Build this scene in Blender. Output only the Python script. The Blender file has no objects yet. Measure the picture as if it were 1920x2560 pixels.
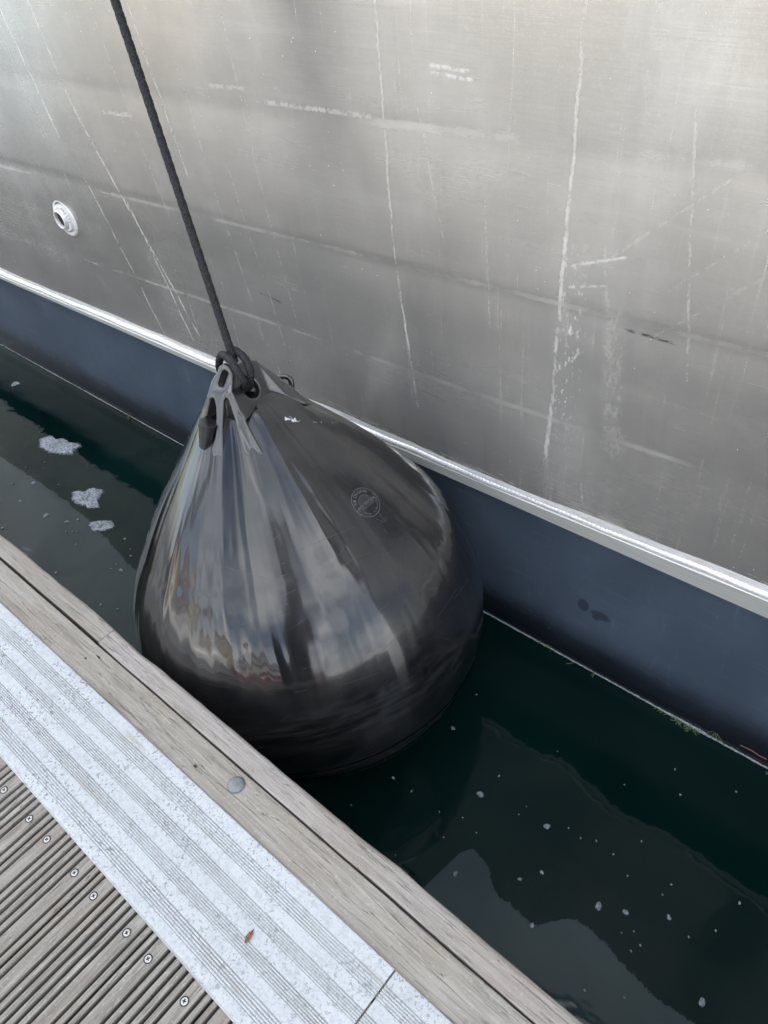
import bpy, bmesh, math, random
import numpy as np
from mathutils import Vector, Matrix
from mathutils.bvhtree import BVHTree
random.seed(7); RNG = np.random.default_rng(7)
sc = bpy.context.scene
COL = sc.collection

# ------------------------------------------------------------------ camera
cam_d = bpy.data.cameras.new('camera'); cam = bpy.data.objects.new('camera', cam_d); COL.objects.link(cam)
cam_d.sensor_fit = 'AUTO'; cam_d.sensor_width = 36.0; cam_d.lens = 36.0*1910.0/2560.0
cam_d.clip_start = 0.02; cam_d.clip_end = 3000
RC = np.array([[0.7561634, 0.40030586, -0.51766025], [0.64828619, -0.56599031, 0.50929361], [-0.08911747, -0.72070118, -0.68749392]])
m = Matrix.Identity(4)
for i in range(3):
    m[i][0] = RC[i][0]; m[i][1] = -RC[i][1]; m[i][2] = -RC[i][2]
m.translation = Vector((0, 0, 1.3))
cam.matrix_world = m
sc.camera = cam

# ------------------------------------------------------------------ light
SUN_EL, SUN_AZ = math.radians(40), math.radians(18)      # sun behind the boat, azimuth from +Y towards +X
sun_d = bpy.data.lights.new('sun', 'SUN'); sun_d.energy = 3.0; sun_d.angle = math.radians(0.6); sun_d.color = (1.0, 0.95, 0.87)
sun = bpy.data.objects.new('sun', sun_d); COL.objects.link(sun)
sdir = Vector((math.sin(SUN_AZ)*math.cos(SUN_EL), math.cos(SUN_AZ)*math.cos(SUN_EL), math.sin(SUN_EL)))
sun.rotation_euler = (-sdir).to_track_quat('-Z', 'Y').to_euler()
sun.location = sdir*30

world = bpy.data.worlds.new('World'); sc.world = world; world.use_nodes = True
wn = world.node_tree.nodes; wl = world.node_tree.links; wn.clear()
wo = wn.new('ShaderNodeOutputWorld'); bg = wn.new('ShaderNodeBackground'); sky = wn.new('ShaderNodeTexSky')
sky.sky_type = 'NISHITA'; sky.sun_disc = False; sky.sun_elevation = SUN_EL; sky.sun_rotation = SUN_AZ
sky.air_density = 1.0; sky.dust_density = 1.4; sky.ozone_density = 1.0
tc = wn.new('ShaderNodeTexCoord')
# broken cumulus over the whole sky
mp = wn.new('ShaderNodeMapping'); mp.inputs['Scale'].default_value = (1, 1, 1.9); mp.inputs['Location'].default_value = (0.35, 0.1, 0.2)
nz = wn.new('ShaderNodeTexNoise'); nz.inputs['Scale'].default_value = 1.5; nz.inputs['Detail'].default_value = 7; nz.inputs['Roughness'].default_value = 0.5
rp = wn.new('ShaderNodeValToRGB'); rp.color_ramp.elements[0].position = 0.40; rp.color_ramp.elements[1].position = 0.60
nz2 = wn.new('ShaderNodeTexNoise'); nz2.inputs['Scale'].default_value = 5.0; nz2.inputs['Detail'].default_value = 6
rp2 = wn.new('ShaderNodeValToRGB'); rp2.color_ramp.elements[0].color = (5.0, 5.3, 5.7, 1); rp2.color_ramp.elements[1].color = (11.0, 11.1, 11.0, 1)
rp2.color_ramp.elements[0].position = 0.35; rp2.color_ramp.elements[1].position = 0.65
mx = wn.new('ShaderNodeMix'); mx.data_type = 'RGBA'
wl.new(tc.outputs['Generated'], mp.inputs[0]); wl.new(mp.outputs[0], nz.inputs['Vector']); wl.new(mp.outputs[0], nz2.inputs['Vector'])
wl.new(nz.outputs['Fac'], rp.inputs[0]); wl.new(nz2.outputs['Fac'], rp2.inputs[0])
wl.new(rp.outputs[0], mx.inputs[0]); wl.new(sky.outputs[0], mx.inputs[6]); wl.new(rp2.outputs[0], mx.inputs[7])
wl.new(mx.outputs[2], bg.inputs['Color']); bg.inputs['Strength'].default_value = 0.12
wl.new(bg.outputs[0], wo.inputs[0])

sc.view_settings.view_transform = 'Standard'; sc.view_settings.look = 'None'
sc.view_settings.exposure = 2.02; sc.view_settings.gamma = 1.0; sc.view_settings.use_curve_mapping = False
sc.cycles.max_bounces = 8; sc.cycles.glossy_bounces = 5; sc.cycles.diffuse_bounces = 4
sc.cycles.caustics_reflective = False; sc.cycles.caustics_refractive = False

# ------------------------------------------------------------------ node helpers
class V:                                   # a scalar socket with operators
    def __init__(s, t, o): s.t = t; s.o = o
    def _m(s, op, *a): return s.t.math(op, s, *a)
    def __add__(s, b): return s._m('ADD', b)
    def __radd__(s, b): return s._m('ADD', b)
    def __sub__(s, b): return s._m('SUBTRACT', b)
    def __rsub__(s, b): return s.t.math('SUBTRACT', b, s)
    def __mul__(s, b): return s._m('MULTIPLY', b)
    def __rmul__(s, b): return s._m('MULTIPLY', b)
    def __truediv__(s, b): return s._m('DIVIDE', b)
    def abs(s): return s._m('ABSOLUTE')
    def max(s, b): return s._m('MAXIMUM', b)
    def min(s, b): return s._m('MINIMUM', b)
    def pow(s, b): return s._m('POWER', b)
    def step(s, a, b): return s.t.mapr(s, a, b)      # smoothstep a..b -> 0..1
class Mat:
    def __init__(s, name):
        s.m = bpy.data.materials.new(name); s.m.use_nodes = True
        s.nt = s.m.node_tree; s.n = s.nt.nodes; s.l = s.nt.links
        s.b = s.n['Principled BSDF']
        tc = s.n.new('ShaderNodeTexCoord'); s.obj = tc.outputs['Object']
        s._geo = None
    def setin(s, sock, v):
        if isinstance(v, V): s.l.new(v.o, sock)
        elif hasattr(v, 'is_output'): s.l.new(v, sock)
        else: sock.default_value = v
    def math(s, op, *a):
        nd = s.n.new('ShaderNodeMath'); nd.operation = op
        for i, v in enumerate(a): s.setin(nd.inputs[i], v)
        return V(s, nd.outputs[0])
    def mapr(s, v, a, b):
        nd = s.n.new('ShaderNodeMapRange'); nd.interpolation_type = 'SMOOTHSTEP'; s.setin(nd.inputs[0], v)
        if a > b:
            nd.inputs[1].default_value = b; nd.inputs[2].default_value = a; nd.inputs[3].default_value = 1; nd.inputs[4].default_value = 0
        else:
            nd.inputs[1].default_value = a; nd.inputs[2].default_value = b
        return V(s, nd.outputs[0])
    def world_pos(s):
        if s._geo is None: s._geo = s.n.new('ShaderNodeNewGeometry').outputs['Position']
        return s._geo
    def xyz(s, vec=None):
        nd = s.n.new('ShaderNodeSeparateXYZ'); s.l.new(vec or s.obj, nd.inputs[0])
        return [V(s, o) for o in nd.outputs]
    def comb(s, x, y, z):
        nd = s.n.new('ShaderNodeCombineXYZ')
        for i, v in enumerate((x, y, z)): s.setin(nd.inputs[i], v)
        return nd.outputs[0]
    def scale(s, vec, sx, sy, sz, loc=(0, 0, 0), rot=(0, 0, 0)):
        nd = s.n.new('ShaderNodeMapping'); nd.inputs['Scale'].default_value = (sx, sy, sz)
        nd.inputs['Location'].default_value = loc; nd.inputs['Rotation'].default_value = rot
        s.l.new(vec, nd.inputs[0]); return nd.outputs[0]
    def noise(s, vec, scale=1, detail=4, rough=.55, dist=0):
        nd = s.n.new('ShaderNodeTexNoise'); s.l.new(vec, nd.inputs['Vector'])
        nd.inputs['Scale'].default_value = scale; nd.inputs['Detail'].default_value = detail
        nd.inputs['Roughness'].default_value = rough; nd.inputs['Distortion'].default_value = dist
        return V(s, nd.outputs['Fac'])
    def voro(s, vec, scale, feature='F1', rnd=1):
        nd = s.n.new('ShaderNodeTexVoronoi'); nd.feature = feature; s.l.new(vec, nd.inputs['Vector']); nd.inputs['Scale'].default_value = scale
        nd.inputs['Randomness'].default_value = rnd
        return V(s, nd.outputs['Distance'])
    def mix(s, fac, a, b):
        nd = s.n.new('ShaderNodeMix'); nd.data_type = 'RGBA'; s.setin(nd.inputs[0], fac)
        for k, v in ((6, a), (7, b)):
            if isinstance(v, tuple): nd.inputs[k].default_value = v if len(v) == 4 else v + (1,)
            else: s.setin(nd.inputs[k], v)
        return nd.outputs[2]
    def grey(s, v):
        nd = s.n.new('ShaderNodeCombineColor')
        for i in range(3): s.setin(nd.inputs[i], v)
        return nd.outputs[0]
    def rnd(s):
        nd = s.n.new('ShaderNodeObjectInfo'); return V(s, nd.outputs['Random']), nd.outputs['Location']
    def bump(s, h, strength=.3, dist=.001, prev=None):
        nd = s.n.new('ShaderNodeBump'); s.setin(nd.inputs['Height'], h)
        nd.inputs['Strength'].default_value = strength; nd.inputs['Distance'].default_value = dist
        if prev is not None: s.l.new(prev, nd.inputs['Normal'])
        return nd.outputs[0]
    def out(s, color=None, rough=None, metal=None, normal=None, spec=None, **k):
        for nm, v in (('Base Color', color), ('Roughness', rough), ('Metallic', metal), ('Normal', normal), ('Specular IOR Level', spec)):
            if v is None: continue
            if nm == 'Base Color' and isinstance(v, tuple): v = v if len(v) == 4 else v + (1,)
            s.setin(s.b.inputs[nm], v)
        for nm, v in k.items(): s.setin(s.b.inputs[nm.replace('_', ' ')], v)
        return s.m

# ------------------------------------------------------------------ mesh helpers
def link(o, parent=None):
    COL.objects.link(o)
    if parent is not None: o.parent = parent
    return o
def mesh_obj(name, verts, faces, mat, parent=None, smooth=False):
    me = bpy.data.meshes.new(name); me.from_pydata([tuple(map(float, v)) for v in verts], [], [tuple(f) for f in faces])
    me.validate(); me.materials.append(mat)
    if smooth: me.polygons.foreach_set('use_smooth', [True]*len(me.polygons))
    me.update()
    return link(bpy.data.objects.new(name, me), parent)
def bm_obj(name, bm, mat, parent=None, smooth=False):
    bmesh.ops.recalc_face_normals(bm, faces=bm.faces)
    me = bpy.data.meshes.new(name); bm.to_mesh(me); bm.free(); me.materials.append(mat)
    if smooth: me.polygons.foreach_set('use_smooth', [True]*len(me.polygons))
    return link(bpy.data.objects.new(name, me), parent)
def empty(name, loc=(0, 0, 0), rz=0):
    o = bpy.data.objects.new(name, None); o.location = loc; o.rotation_euler = (0, 0, rz); o.empty_display_size = .1
    return link(o)
def tag(o, label=None, cat=None, group=None, kind=None):
    if label: o['label'] = label
    if cat: o['category'] = cat
    if group: o['group'] = group
    if kind: o['kind'] = kind
    return o
def copy_of(o, parent=None, loc=None):
    c = o.copy(); COL.objects.link(c); c.parent = parent
    if loc is not None: c.location = loc
    return c
def box_bm(x0, x1, y0, y1, z0, z1, bev=0, seg=2, bm=None):
    bm = bm or bmesh.new()
    r = bmesh.ops.create_cube(bm, size=1)
    for v in r['verts']: v.co = Vector(((x0+x1)/2+v.co.x*(x1-x0), (y0+y1)/2+v.co.y*(y1-y0), (z0+z1)/2+v.co.z*(z1-z0)))
    if bev:
        es = list({e for v in r['verts'] for e in v.link_edges})
        bmesh.ops.bevel(bm, geom=es, offset=bev, segments=seg, affect='EDGES', profile=.5)
    return bm
def prism(profile, x0, x1, axis='x', caps=True):
    """extrude a closed 2-D profile [(p,q)] along x (p=y,q=z) or along y (p=x,q=z)"""
    n = len(profile); vs = []
    for xx in (x0, x1):
        for p, q in profile: vs.append((xx, p, q) if axis == 'x' else (p, xx, q))
    fs = [(i, (i+1) % n, n+(i+1) % n, n+i) for i in range(n)]
    if caps: fs += [tuple(range(n))[::-1], tuple(range(n, 2*n))]
    return vs, fs
def frames(P):
    P = np.asarray(P, float); T = np.gradient(P, axis=0); T /= np.linalg.norm(T, axis=1)[:, None]
    up = np.array([0, 0, 1.]) if abs(T[0][2]) < .9 else np.array([1., 0, 0])
    N = [np.cross(T[0], up)]; N[0] /= np.linalg.norm(N[0])
    for i in range(1, len(P)):
        v = N[-1]-T[i]*(N[-1]@T[i]); N.append(v/np.linalg.norm(v))
    N = np.array(N); B = np.cross(T, N)
    return P, T, N, B
def tube(P, rad, seg=10, cap=True):
    P, T, N, B = frames(P); rad = np.broadcast_to(np.asarray(rad, float), (len(P),))
    a = np.linspace(0, 2*np.pi, seg, endpoint=False)
    vs = (P[:, None]+rad[:, None, None]*(np.cos(a)[None, :, None]*N[:, None]+np.sin(a)[None, :, None]*B[:, None])).reshape(-1, 3)
    fs = [(i*seg+j, i*seg+(j+1) % seg, (i+1)*seg+(j+1) % seg, (i+1)*seg+j) for i in range(len(P)-1) for j in range(seg)]
    if cap: fs += [tuple(range(seg))[::-1], tuple(range((len(P)-1)*seg, len(P)*seg))]
    return vs, fs
def catmull(pts, n=12):
    P = np.asarray(pts, float); P = np.vstack([2*P[0]-P[1], P, 2*P[-1]-P[-2]]); out = []
    for i in range(1, len(P)-2):
        for t in np.linspace(0, 1, n, endpoint=False):
            out.append(.5*((2*P[i])+(-P[i-1]+P[i+1])*t+(2*P[i-1]-5*P[i]+4*P[i+1]-P[i+2])*t*t+(-P[i-1]+3*P[i]-3*P[i+1]+P[i+2])*t**3))
    out.append(P[-2]); return np.array(out)
def merge(parts):
    vs, fs, o = [], [], 0
    for v, f in parts:
        v = np.asarray(v, float); vs.append(v); fs += [tuple(i+o for i in q) for q in f]; o += len(v)
    return np.vstack(vs), fs
def braid(path, R, strands=16, lay=.095, step=.0026):
    """a braided rope: half the strands wind left, half right, each dipping under the other"""
    P = np.asarray(path, float); d = np.r_[0, np.cumsum(np.linalg.norm(np.diff(P, axis=0), axis=1))]
    s = np.arange(0, d[-1], step); P = np.stack([np.interp(s, d, P[:, k]) for k in range(3)], 1)
    P, T, N, B = frames(P); parts = [tube(P, R*.80, 12)]
    h = strands//2; sr = R*.28
    for dirn in (1, -1):
        for k in range(h):
            th = dirn*2*np.pi*s/lay+2*np.pi*k/h+(np.pi/h if dirn < 0 else 0)
            ph = h*2*np.pi*s/lay+np.pi*(k % 2)+(0 if dirn > 0 else np.pi)
            rr = R*.86+R*.09*np.sin(ph)
            e = np.cos(th)[:, None]*N+np.sin(th)[:, None]*B
            Q = P+rr[:, None]*e
            t = np.gradient(Q, axis=0); t /= np.linalg.norm(t, axis=1)[:, None]
            w = np.cross(t, e)
            a = np.linspace(0, 2*np.pi, 6, endpoint=False)
            vs = (Q[:, None]+sr*(.62*np.cos(a)[None, :, None]*e[:, None]+1.35*np.sin(a)[None, :, None]*w[:, None])).reshape(-1, 3)
            n = len(Q); fs = [(i*6+j, i*6+(j+1) % 6, (i+1)*6+(j+1) % 6, (i+1)*6+j) for i in range(n-1) for j in range(6)]
            parts.append((vs, fs))
    return merge(parts)

# ------------------------------------------------------------------ materials
def mat_wood(name, along='y', base=(.155, .142, .124), pale=(.345, .322, .29), grain=1.0):
    M = Mat(name); r, loc = M.rnd()
    pos = M.world_pos()
    ofs = M.comb(r*13.7, r*7.1, r*3.3)
    va = M.n.new('ShaderNodeVectorMath'); va.operation = 'ADD'; M.l.new(pos, va.inputs[0]); M.l.new(ofs, va.inputs[1]); p = va.outputs[0]
    st = (lambda a, b: (a, b, a)) if along == 'y' else (lambda a, b: (b, a, a))
    f1 = M.noise(M.scale(p, *st(120, 7)), 1, 5, .65, .35)
    f2 = M.noise(M.scale(p, *st(420, 18)), 1, 3, .6)
    f3 = M.noise(M.scale(p, *st(9, 3)), 1, 4, .6)
    f4 = M.noise(M.scale(p, *st(300, 160)), 1, 2, .5)
    crack = M.noise(M.scale(p, *st(95, 3.2), loc=(3, 1, 0)), 1, 3, .6, .8)
    c = M.mix((f1*.55+f2*.45).step(.3, .68), base, pale)
    c = M.mix(f3.step(.42, .72)*.55, c, (.25, .195, .145))
    c = M.mix(f4.step(.58, .72)*.45, c, (.47, .445, .42))
    c = M.mix((r*1.0)*.35, c, (.25, .225, .205))
    stn = M.noise(M.scale(p, *st(26, 5), loc=(7, 3, 0)), 1, 5, .7).step(.52, .70)
    c = M.mix(stn*.38, c, (.12, .098, .080))
    ck = (crack-.5).abs().step(.012, .0)*f1.step(.35, .6)
    c = M.mix(ck*.75, c, (.06, .05, .045))
    zz = M.xyz(pos)[2]; groove = zz.step(-.002, -.008)
    if along == 'y': c = M.mix(groove*.8, c, (.030, .027, .026))  # planks turn darker inside their grooves
    nrm = M.bump(f1*.6+f2*.35-ck*.8, .7*grain, .0016)
    return M.out(c, .82, 0, nrm, .25)
W_PLANK = mat_wood('weathered_plank_wood', 'y')
W_TIMBER = mat_wood('weathered_timber_wood', 'x', (.235, .212, .180), (.385, .358, .315))
W_EDGE = mat_wood('weathered_edge_wood', 'x', (.265, .238, .215), (.41, .378, .352))

def mat_cover():
    M = Mat('lichen_speckled_grey_plate'); p = M.world_pos(); r, loc = M.rnd()
    n1 = M.noise(p, 9, 4, .6); n2 = M.noise(p, 170, 3, .6, .8); n3 = M.noise(p, 330, 2, .5)
    big = M.noise(M.scale(p, .7, 3, 1), 2.4, 3)
    spk = n2.step(.555, .60)*(n1.step(.38, .62)*.8+.2)
    fl = n3.step(.63, .67)*.7
    c = M.mix(big.step(.35, .65)*.35, (.485, .505, .52), (.38, .39, .395))
    x, y, z = M.xyz(p)
    xs = (x*-1.0).step(.2, 1.6)
    c = M.mix((spk.max(fl))*(.66+xs*.34), c, (.16, .162, .168))
    gunk = z.step(.0052, .0044)
    c = M.mix(gunk*(.10+M.noise(M.scale(p, 4, 40, 1), 1, 4, .7).step(.35, .7)*.75), c, (.23, .215, .20))
    brown = M.noise(M.scale(p, 3, 30, 1), 1.5, 4, .65).step(.56, .72)
    c = M.mix(brown*.65, c, (.30, .275, .245))
    c = M.mix(M.noise(p, 60, 4, .7).step(.48, .66)*.45, c, (.33, .34, .35))
    scf = M.noise(M.scale(p, 5, 40, 5, rot=(0, 0, .25)), 1, 5, .75).step(.60, .72)
    c = M.mix(scf*.30, c, (.30, .305, .315))
    c = M.mix(M.noise(p, 22, 5, .7).step(.58, .72)*.30, c, (.47, .46, .44))
    return M.out(c, .48, .0, M.bump(n2*.5+n1*.3, .15, .0006), .45)
COVER = mat_cover()

def streaks(M, x, z, wob, data):
    """pale or dark runs on the plate: (x at z0, z0, x at z1, z1, half width, strength)"""
    tot = None
    for xa, za, xb, zb, w, s in data:
        k = (xb-xa)/(zb-za)
        d = (x-(xa-k*za)-z*k+wob*(.35*w+.0016)).abs()
        lo, hi = min(za, zb), max(za, zb)
        mk = d.step(w, w*.25)*z.step(lo-.012, lo+.03)*z.step(hi+.012, hi-.02)*s
        tot = mk if tot is None else tot.max(mk)
    return tot
def mat_hull():
    M = Mat('brushed_bare_aluminium'); x, y, z = M.xyz(M.world_pos()); p = M.world_pos()
    brush = M.noise(M.scale(p, 9, 9, 480), 1, 3, .6)
    brush2 = M.noise(M.scale(p, 40, 40, 900), 1, 2, .6)
    blot = M.noise(M.scale(p, 2.2, 2.2, 3.0), 1, 6, .62)
    vert = M.noise(M.scale(p, 28, 28, 1.3), 1, 4, .6)
    horiz = M.noise(M.scale(p, 1.6, 1.6, 24), 1, 5, .62)
    fine = M.noise(p, 300, 2, .5)
    wob = (M.noise(M.scale(p, 8, 8, 14), 1, 4, .75)-.5)*5
    brk = M.noise(M.scale(p, 60, 60, 22), 1, 3, .7)
    S = [(-2.17, .99, -2.134, .77, .0042, .75), (-2.134, .77, -2.039, .53, .005, .9), (-2.039, .53, -1.876, .115, .005, .85),
         (-2.337, .99, -2.26, .65, .0045, .75), (-1.745, 1.01, -1.688, .62, .0035, .55), (-2.207, .546, -2.074, .023, .004, .75),
         (-2.02, .512, -1.918, .079, .0045, .7), (-1.028, 1.1, -1.030, .535, .0028, .7), (-1.029, .54, -1.006, .19, .0030, .95),
         (-.632, 1.1, -.632, .72, .0036, .60), (-.632, .72, -.640, .38, .0045, .75), (-.640, .38, -.650, .18, .006, .75),
         (-.946, .879, -.896, .631, .0022, .4), (-.447, .934, -.38, .50, .003, .32), (-.559, .712, -.496, .26, .006, .20),
         (-.523, 1.08, -.508, .90, .02, .14), (-.53, .60, -.50, .28, .03, .18), (-1.43, 1.0, -1.40, .3, .0022, .25), (-1.62, .9, -1.56, .2, .0025, .25),
         (-.80, .75, -.79, .45, .0022, .2), (-.56, .17, -.55, .11, .004, .7), (-2.42, 1.0, -2.36, .7, .002, .3), (-1.9, 1.0, -1.83, .5, .002, .3), (-1.52, .7, -1.47, .2, .002, .25)]
    st = streaks(M, x, z, wob, S)*(brk*.6+M.noise(p, 170, 3, .7)*.4).step(.41, .60)*.85
    # slanting rub marks and short dashes
    def mark(x0, z0, x1, z1, w, s):
        dx, dz = x1-x0, z1-z0; L = math.hypot(dx, dz); ux, uz = dx/L, dz/L
        a = (x-x0)*ux+(z-z0)*uz; b = ((z-z0)*ux-(x-x0)*uz+wob*.0012).abs()
        return b.step(w, w*.3)*a.step(-.004, .006)*a.step(L+.004, L-.006)*s
    rub = mark(-.916, .949, -.833, .946, .004, .9).max(mark(-.916, .937, -.828, .934, .004, .9)).max(mark(-.56, .68, -.373, .854, .003, .12)).max(mark(-.44, .66, -.20, .90, .003, .10))
    rub = rub.max(mark(-.62, .66, -.52, .70, .003, .6)).max(mark(-.62, .62, -.55, .64, .003, .5)).max(mark(-.47, .55, -.2, .82, .004, .07))
    rub = rub.max(mark(-1.52, .86, -1.40, .865, .006, .3)).max(mark(-2.0, .75, -1.86, .76, .007, .35)).max(mark(-1.35, .845, -1.06, .85, .006, .4))
    hz = z-x*.042
    patchy = M.noise(M.scale(p, 4.2, 4.2, 2), 1, 4, .65).step(.40, .62)
    seam = ((hz-.608+wob*.0012).abs().step(.009, .0)*.20+(hz-.886+wob*.0014).abs().step(.012, .0)*.32*x.step(-1.12, -1.0)+(hz-.338+wob*.0012).abs().step(.008, 0)*.20)*patchy
    spl = M.voro(M.scale(p, 1, 1, 1), 46).step(.055, .035)*M.noise(p, 7, 2).step(.54, .60)
    nearw = (hz-.085).abs().step(.055, .01)*M.noise(M.scale(p, 5, 5, 40), 1, 5, .7).step(.48, .60)
    drip = (x+.612).abs().step(.040, .0)*M.noise(M.scale(p, 130, 60, 60, rot=(0, .5, 0)), 1, 4, .7).step(.57, .66)*z.step(.72, .62)*z.step(.22, .34)
    rub = rub*M.noise(M.scale(p, 90, 90, 90), 1, 2, .6).step(.38, .58)
    run = M.noise(M.scale(p, 55, 55, 1.1, loc=(9, 0, 2)), 1, 5, .72).step(.56, .74)*.15*(M.noise(p, 2.3, 3)).step(.36, .6)
    pale = st.max(run).max(rub).max(seam).max(spl*.9).max(nearw*.35).max(drip*.8).min(1.0)
    dark = mark(-.507, .568, -.409, .569, .004, 1.0).max(mark(-1.53, .36, -1.44, .352, .0025, .8))*M.noise(M.scale(p, 60, 60, 500), 1, 3).step(.42, .55)
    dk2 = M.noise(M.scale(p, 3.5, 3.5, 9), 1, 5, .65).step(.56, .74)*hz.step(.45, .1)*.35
    base = M.mix(blot.step(.3, .7), (.475, .457, .422), (.575, .555, .512))
    base = M.mix(horiz.step(.52, .75)*.35, base, (.70, .69, .675))
    base = M.mix(vert.step(.55, .78)*.22, base, (.70, .70, .70))
    base = M.mix((brush-.5)*.7+(brush2-.5)*.5+.32, base, (.34, .335, .33))
    base = M.mix(fine.step(.5, .8)*.25, base, (.72, .72, .71))
    lowv = M.noise(M.scale(p, 34, 34, 2.2, loc=(5, 0, 0)), 1, 5, .7).step(.50, .70)*hz.step(.30, .10)*.40
    low_refl = (hz+(M.noise(M.scale(p, 2.2, 2.2, 6), 1, 5, .7)-.5)*.10).step(.640, .575)*(M.noise(M.scale(p, 3, 3, 2), 1, 5, .7).step(.25, .7)*.6+.4)  # dark reflection on the lower plate, painted into its colour
    base = M.mix(low_refl*.32, base, (.30, .30, .305))
    cloudy = M.noise(M.scale(p, 5, 5, 3.2, loc=(3, 0, 8)), 1, 6, .7).step(.44, .72)
    base = M.mix(cloudy*.30, base, (.68, .665, .635))
    base = M.mix(M.noise(M.scale(p, 20, 20, 1.0, loc=(1, 0, 4)), 1, 5, .75).step(.50, .72)*.22, base, (.36, .355, .345))
    base = M.mix(lowv, base, (.27, .275, .285))
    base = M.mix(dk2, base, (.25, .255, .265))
    base = M.mix(pale*.68, base, (.84, .835, .80))
    base = M.mix(dark*.85, base, (.05, .04, .035))
    metal = (pale*-.6+.70).max(.05)
    rough = blot*.10+brush*.06+.20+pale*.25-horiz*.05
    nrm = M.bump(brush*.5+brush2*.35+fine*.2, .22, .0006)
    mm = M.out(base, rough, metal, nrm, .5)
    M.b.inputs['Anisotropic'].default_value = .94; M.b.inputs['Anisotropic Rotation'].default_value = .25
    tg = M.n.new('ShaderNodeTangent'); tg.direction_type = 'UV_MAP'; tg.uv_map = 'UVMap'; M.l.new(tg.outputs[0], M.b.inputs['Tangent'])
    return mm
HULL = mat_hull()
def mat_bright():
    M = Mat('bright_ground_aluminium'); p = M.world_pos()
    n = M.noise(M.scale(p, 30, 30, 260), 1, 4, .6); b = M.noise(p, 60, 3)
    c = M.mix(n.step(.3, .7), (.72, .72, .71), (.92, .92, .92)); c = M.mix(b.step(.6, .75)*.4, c, (.55, .51, .46))
    return M.out(c, n*.2+.30, .35, M.bump(n, .3, .0006), .5)
BRIGHT = mat_bright()
def mat_strip():
    M = Mat('dull_grey_aluminium'); p = M.world_pos()
    n = M.noise(M.scale(p, 6, 6, 300), 1, 4, .6); b = M.noise(p, 8, 4)
    c = M.mix(n.step(.3, .7), (.52, .53, .50), (.64, .645, .62)); c = M.mix(b.step(.5, .8)*.3, c, (.45, .46, .45))
    return M.out(c, .42, .45, M.bump(n, .15, .0004), .5)
STRIP = mat_strip()
def mat_blue():
    M = Mat('worn_dark_blue_paint'); p = M.world_pos(); x, y, z = M.xyz(p)
    n = M.noise(p, 4, 5, .6); sc_ = M.noise(M.scale(p, 30, 30, 5, rot=(0, .45, 0)), 1, 5, .7); f = M.noise(p, 260, 2)
    hz = M.noise(M.scale(p, 5, 5, 60), 1, 4, .65)
    c = M.mix(n.step(.3, .7), (.057, .077, .108), (.084, .108, .146))
    c = M.mix(sc_.step(.58, .78)*.35, c, (.20, .235, .29))
    c = M.mix(hz.step(.58, .75)*.4, c, (.17, .19, .22))
    scr = M.noise(M.scale(p, 10, 10, 200, rot=(0, .12, 0)), 1, 4, .7).step(.64, .74)*M.noise(p, 6, 3).step(.45, .6)
    c = M.mix(scr*.5, c, (.27, .30, .33))
    mott = M.noise(p, 16, 5, .7).step(.45, .7)
    c = M.mix(mott*.35, c, (.045, .056, .074))
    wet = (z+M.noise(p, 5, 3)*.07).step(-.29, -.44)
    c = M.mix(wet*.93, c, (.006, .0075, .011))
    sp = M.voro(p, 24).step(.035, .02)*M.noise(p, 3.1, 2).step(.5, .56)
    c = M.mix(sp*.8, c, (.6, .62, .65))
    # three wet smudges
    sm = None
    for (sx, sz, a, b_) in ((-.535, -.272, .016, .021), (-.485, -.28, .028, .014), (-.497, -.295, .009, .008)):
        d = ((x-sx)/a).pow(2)+((z-sz)/b_).pow(2)
        k = d.step(1.25, .7); sm = k if sm is None else sm.max(k)
    c = M.mix(sm*(M.noise(p, 60, 4, .7)*.5+.35), c, (.018, .023, .033))
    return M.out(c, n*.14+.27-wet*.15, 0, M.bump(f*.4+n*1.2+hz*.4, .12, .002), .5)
BLUE = mat_blue()
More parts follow.
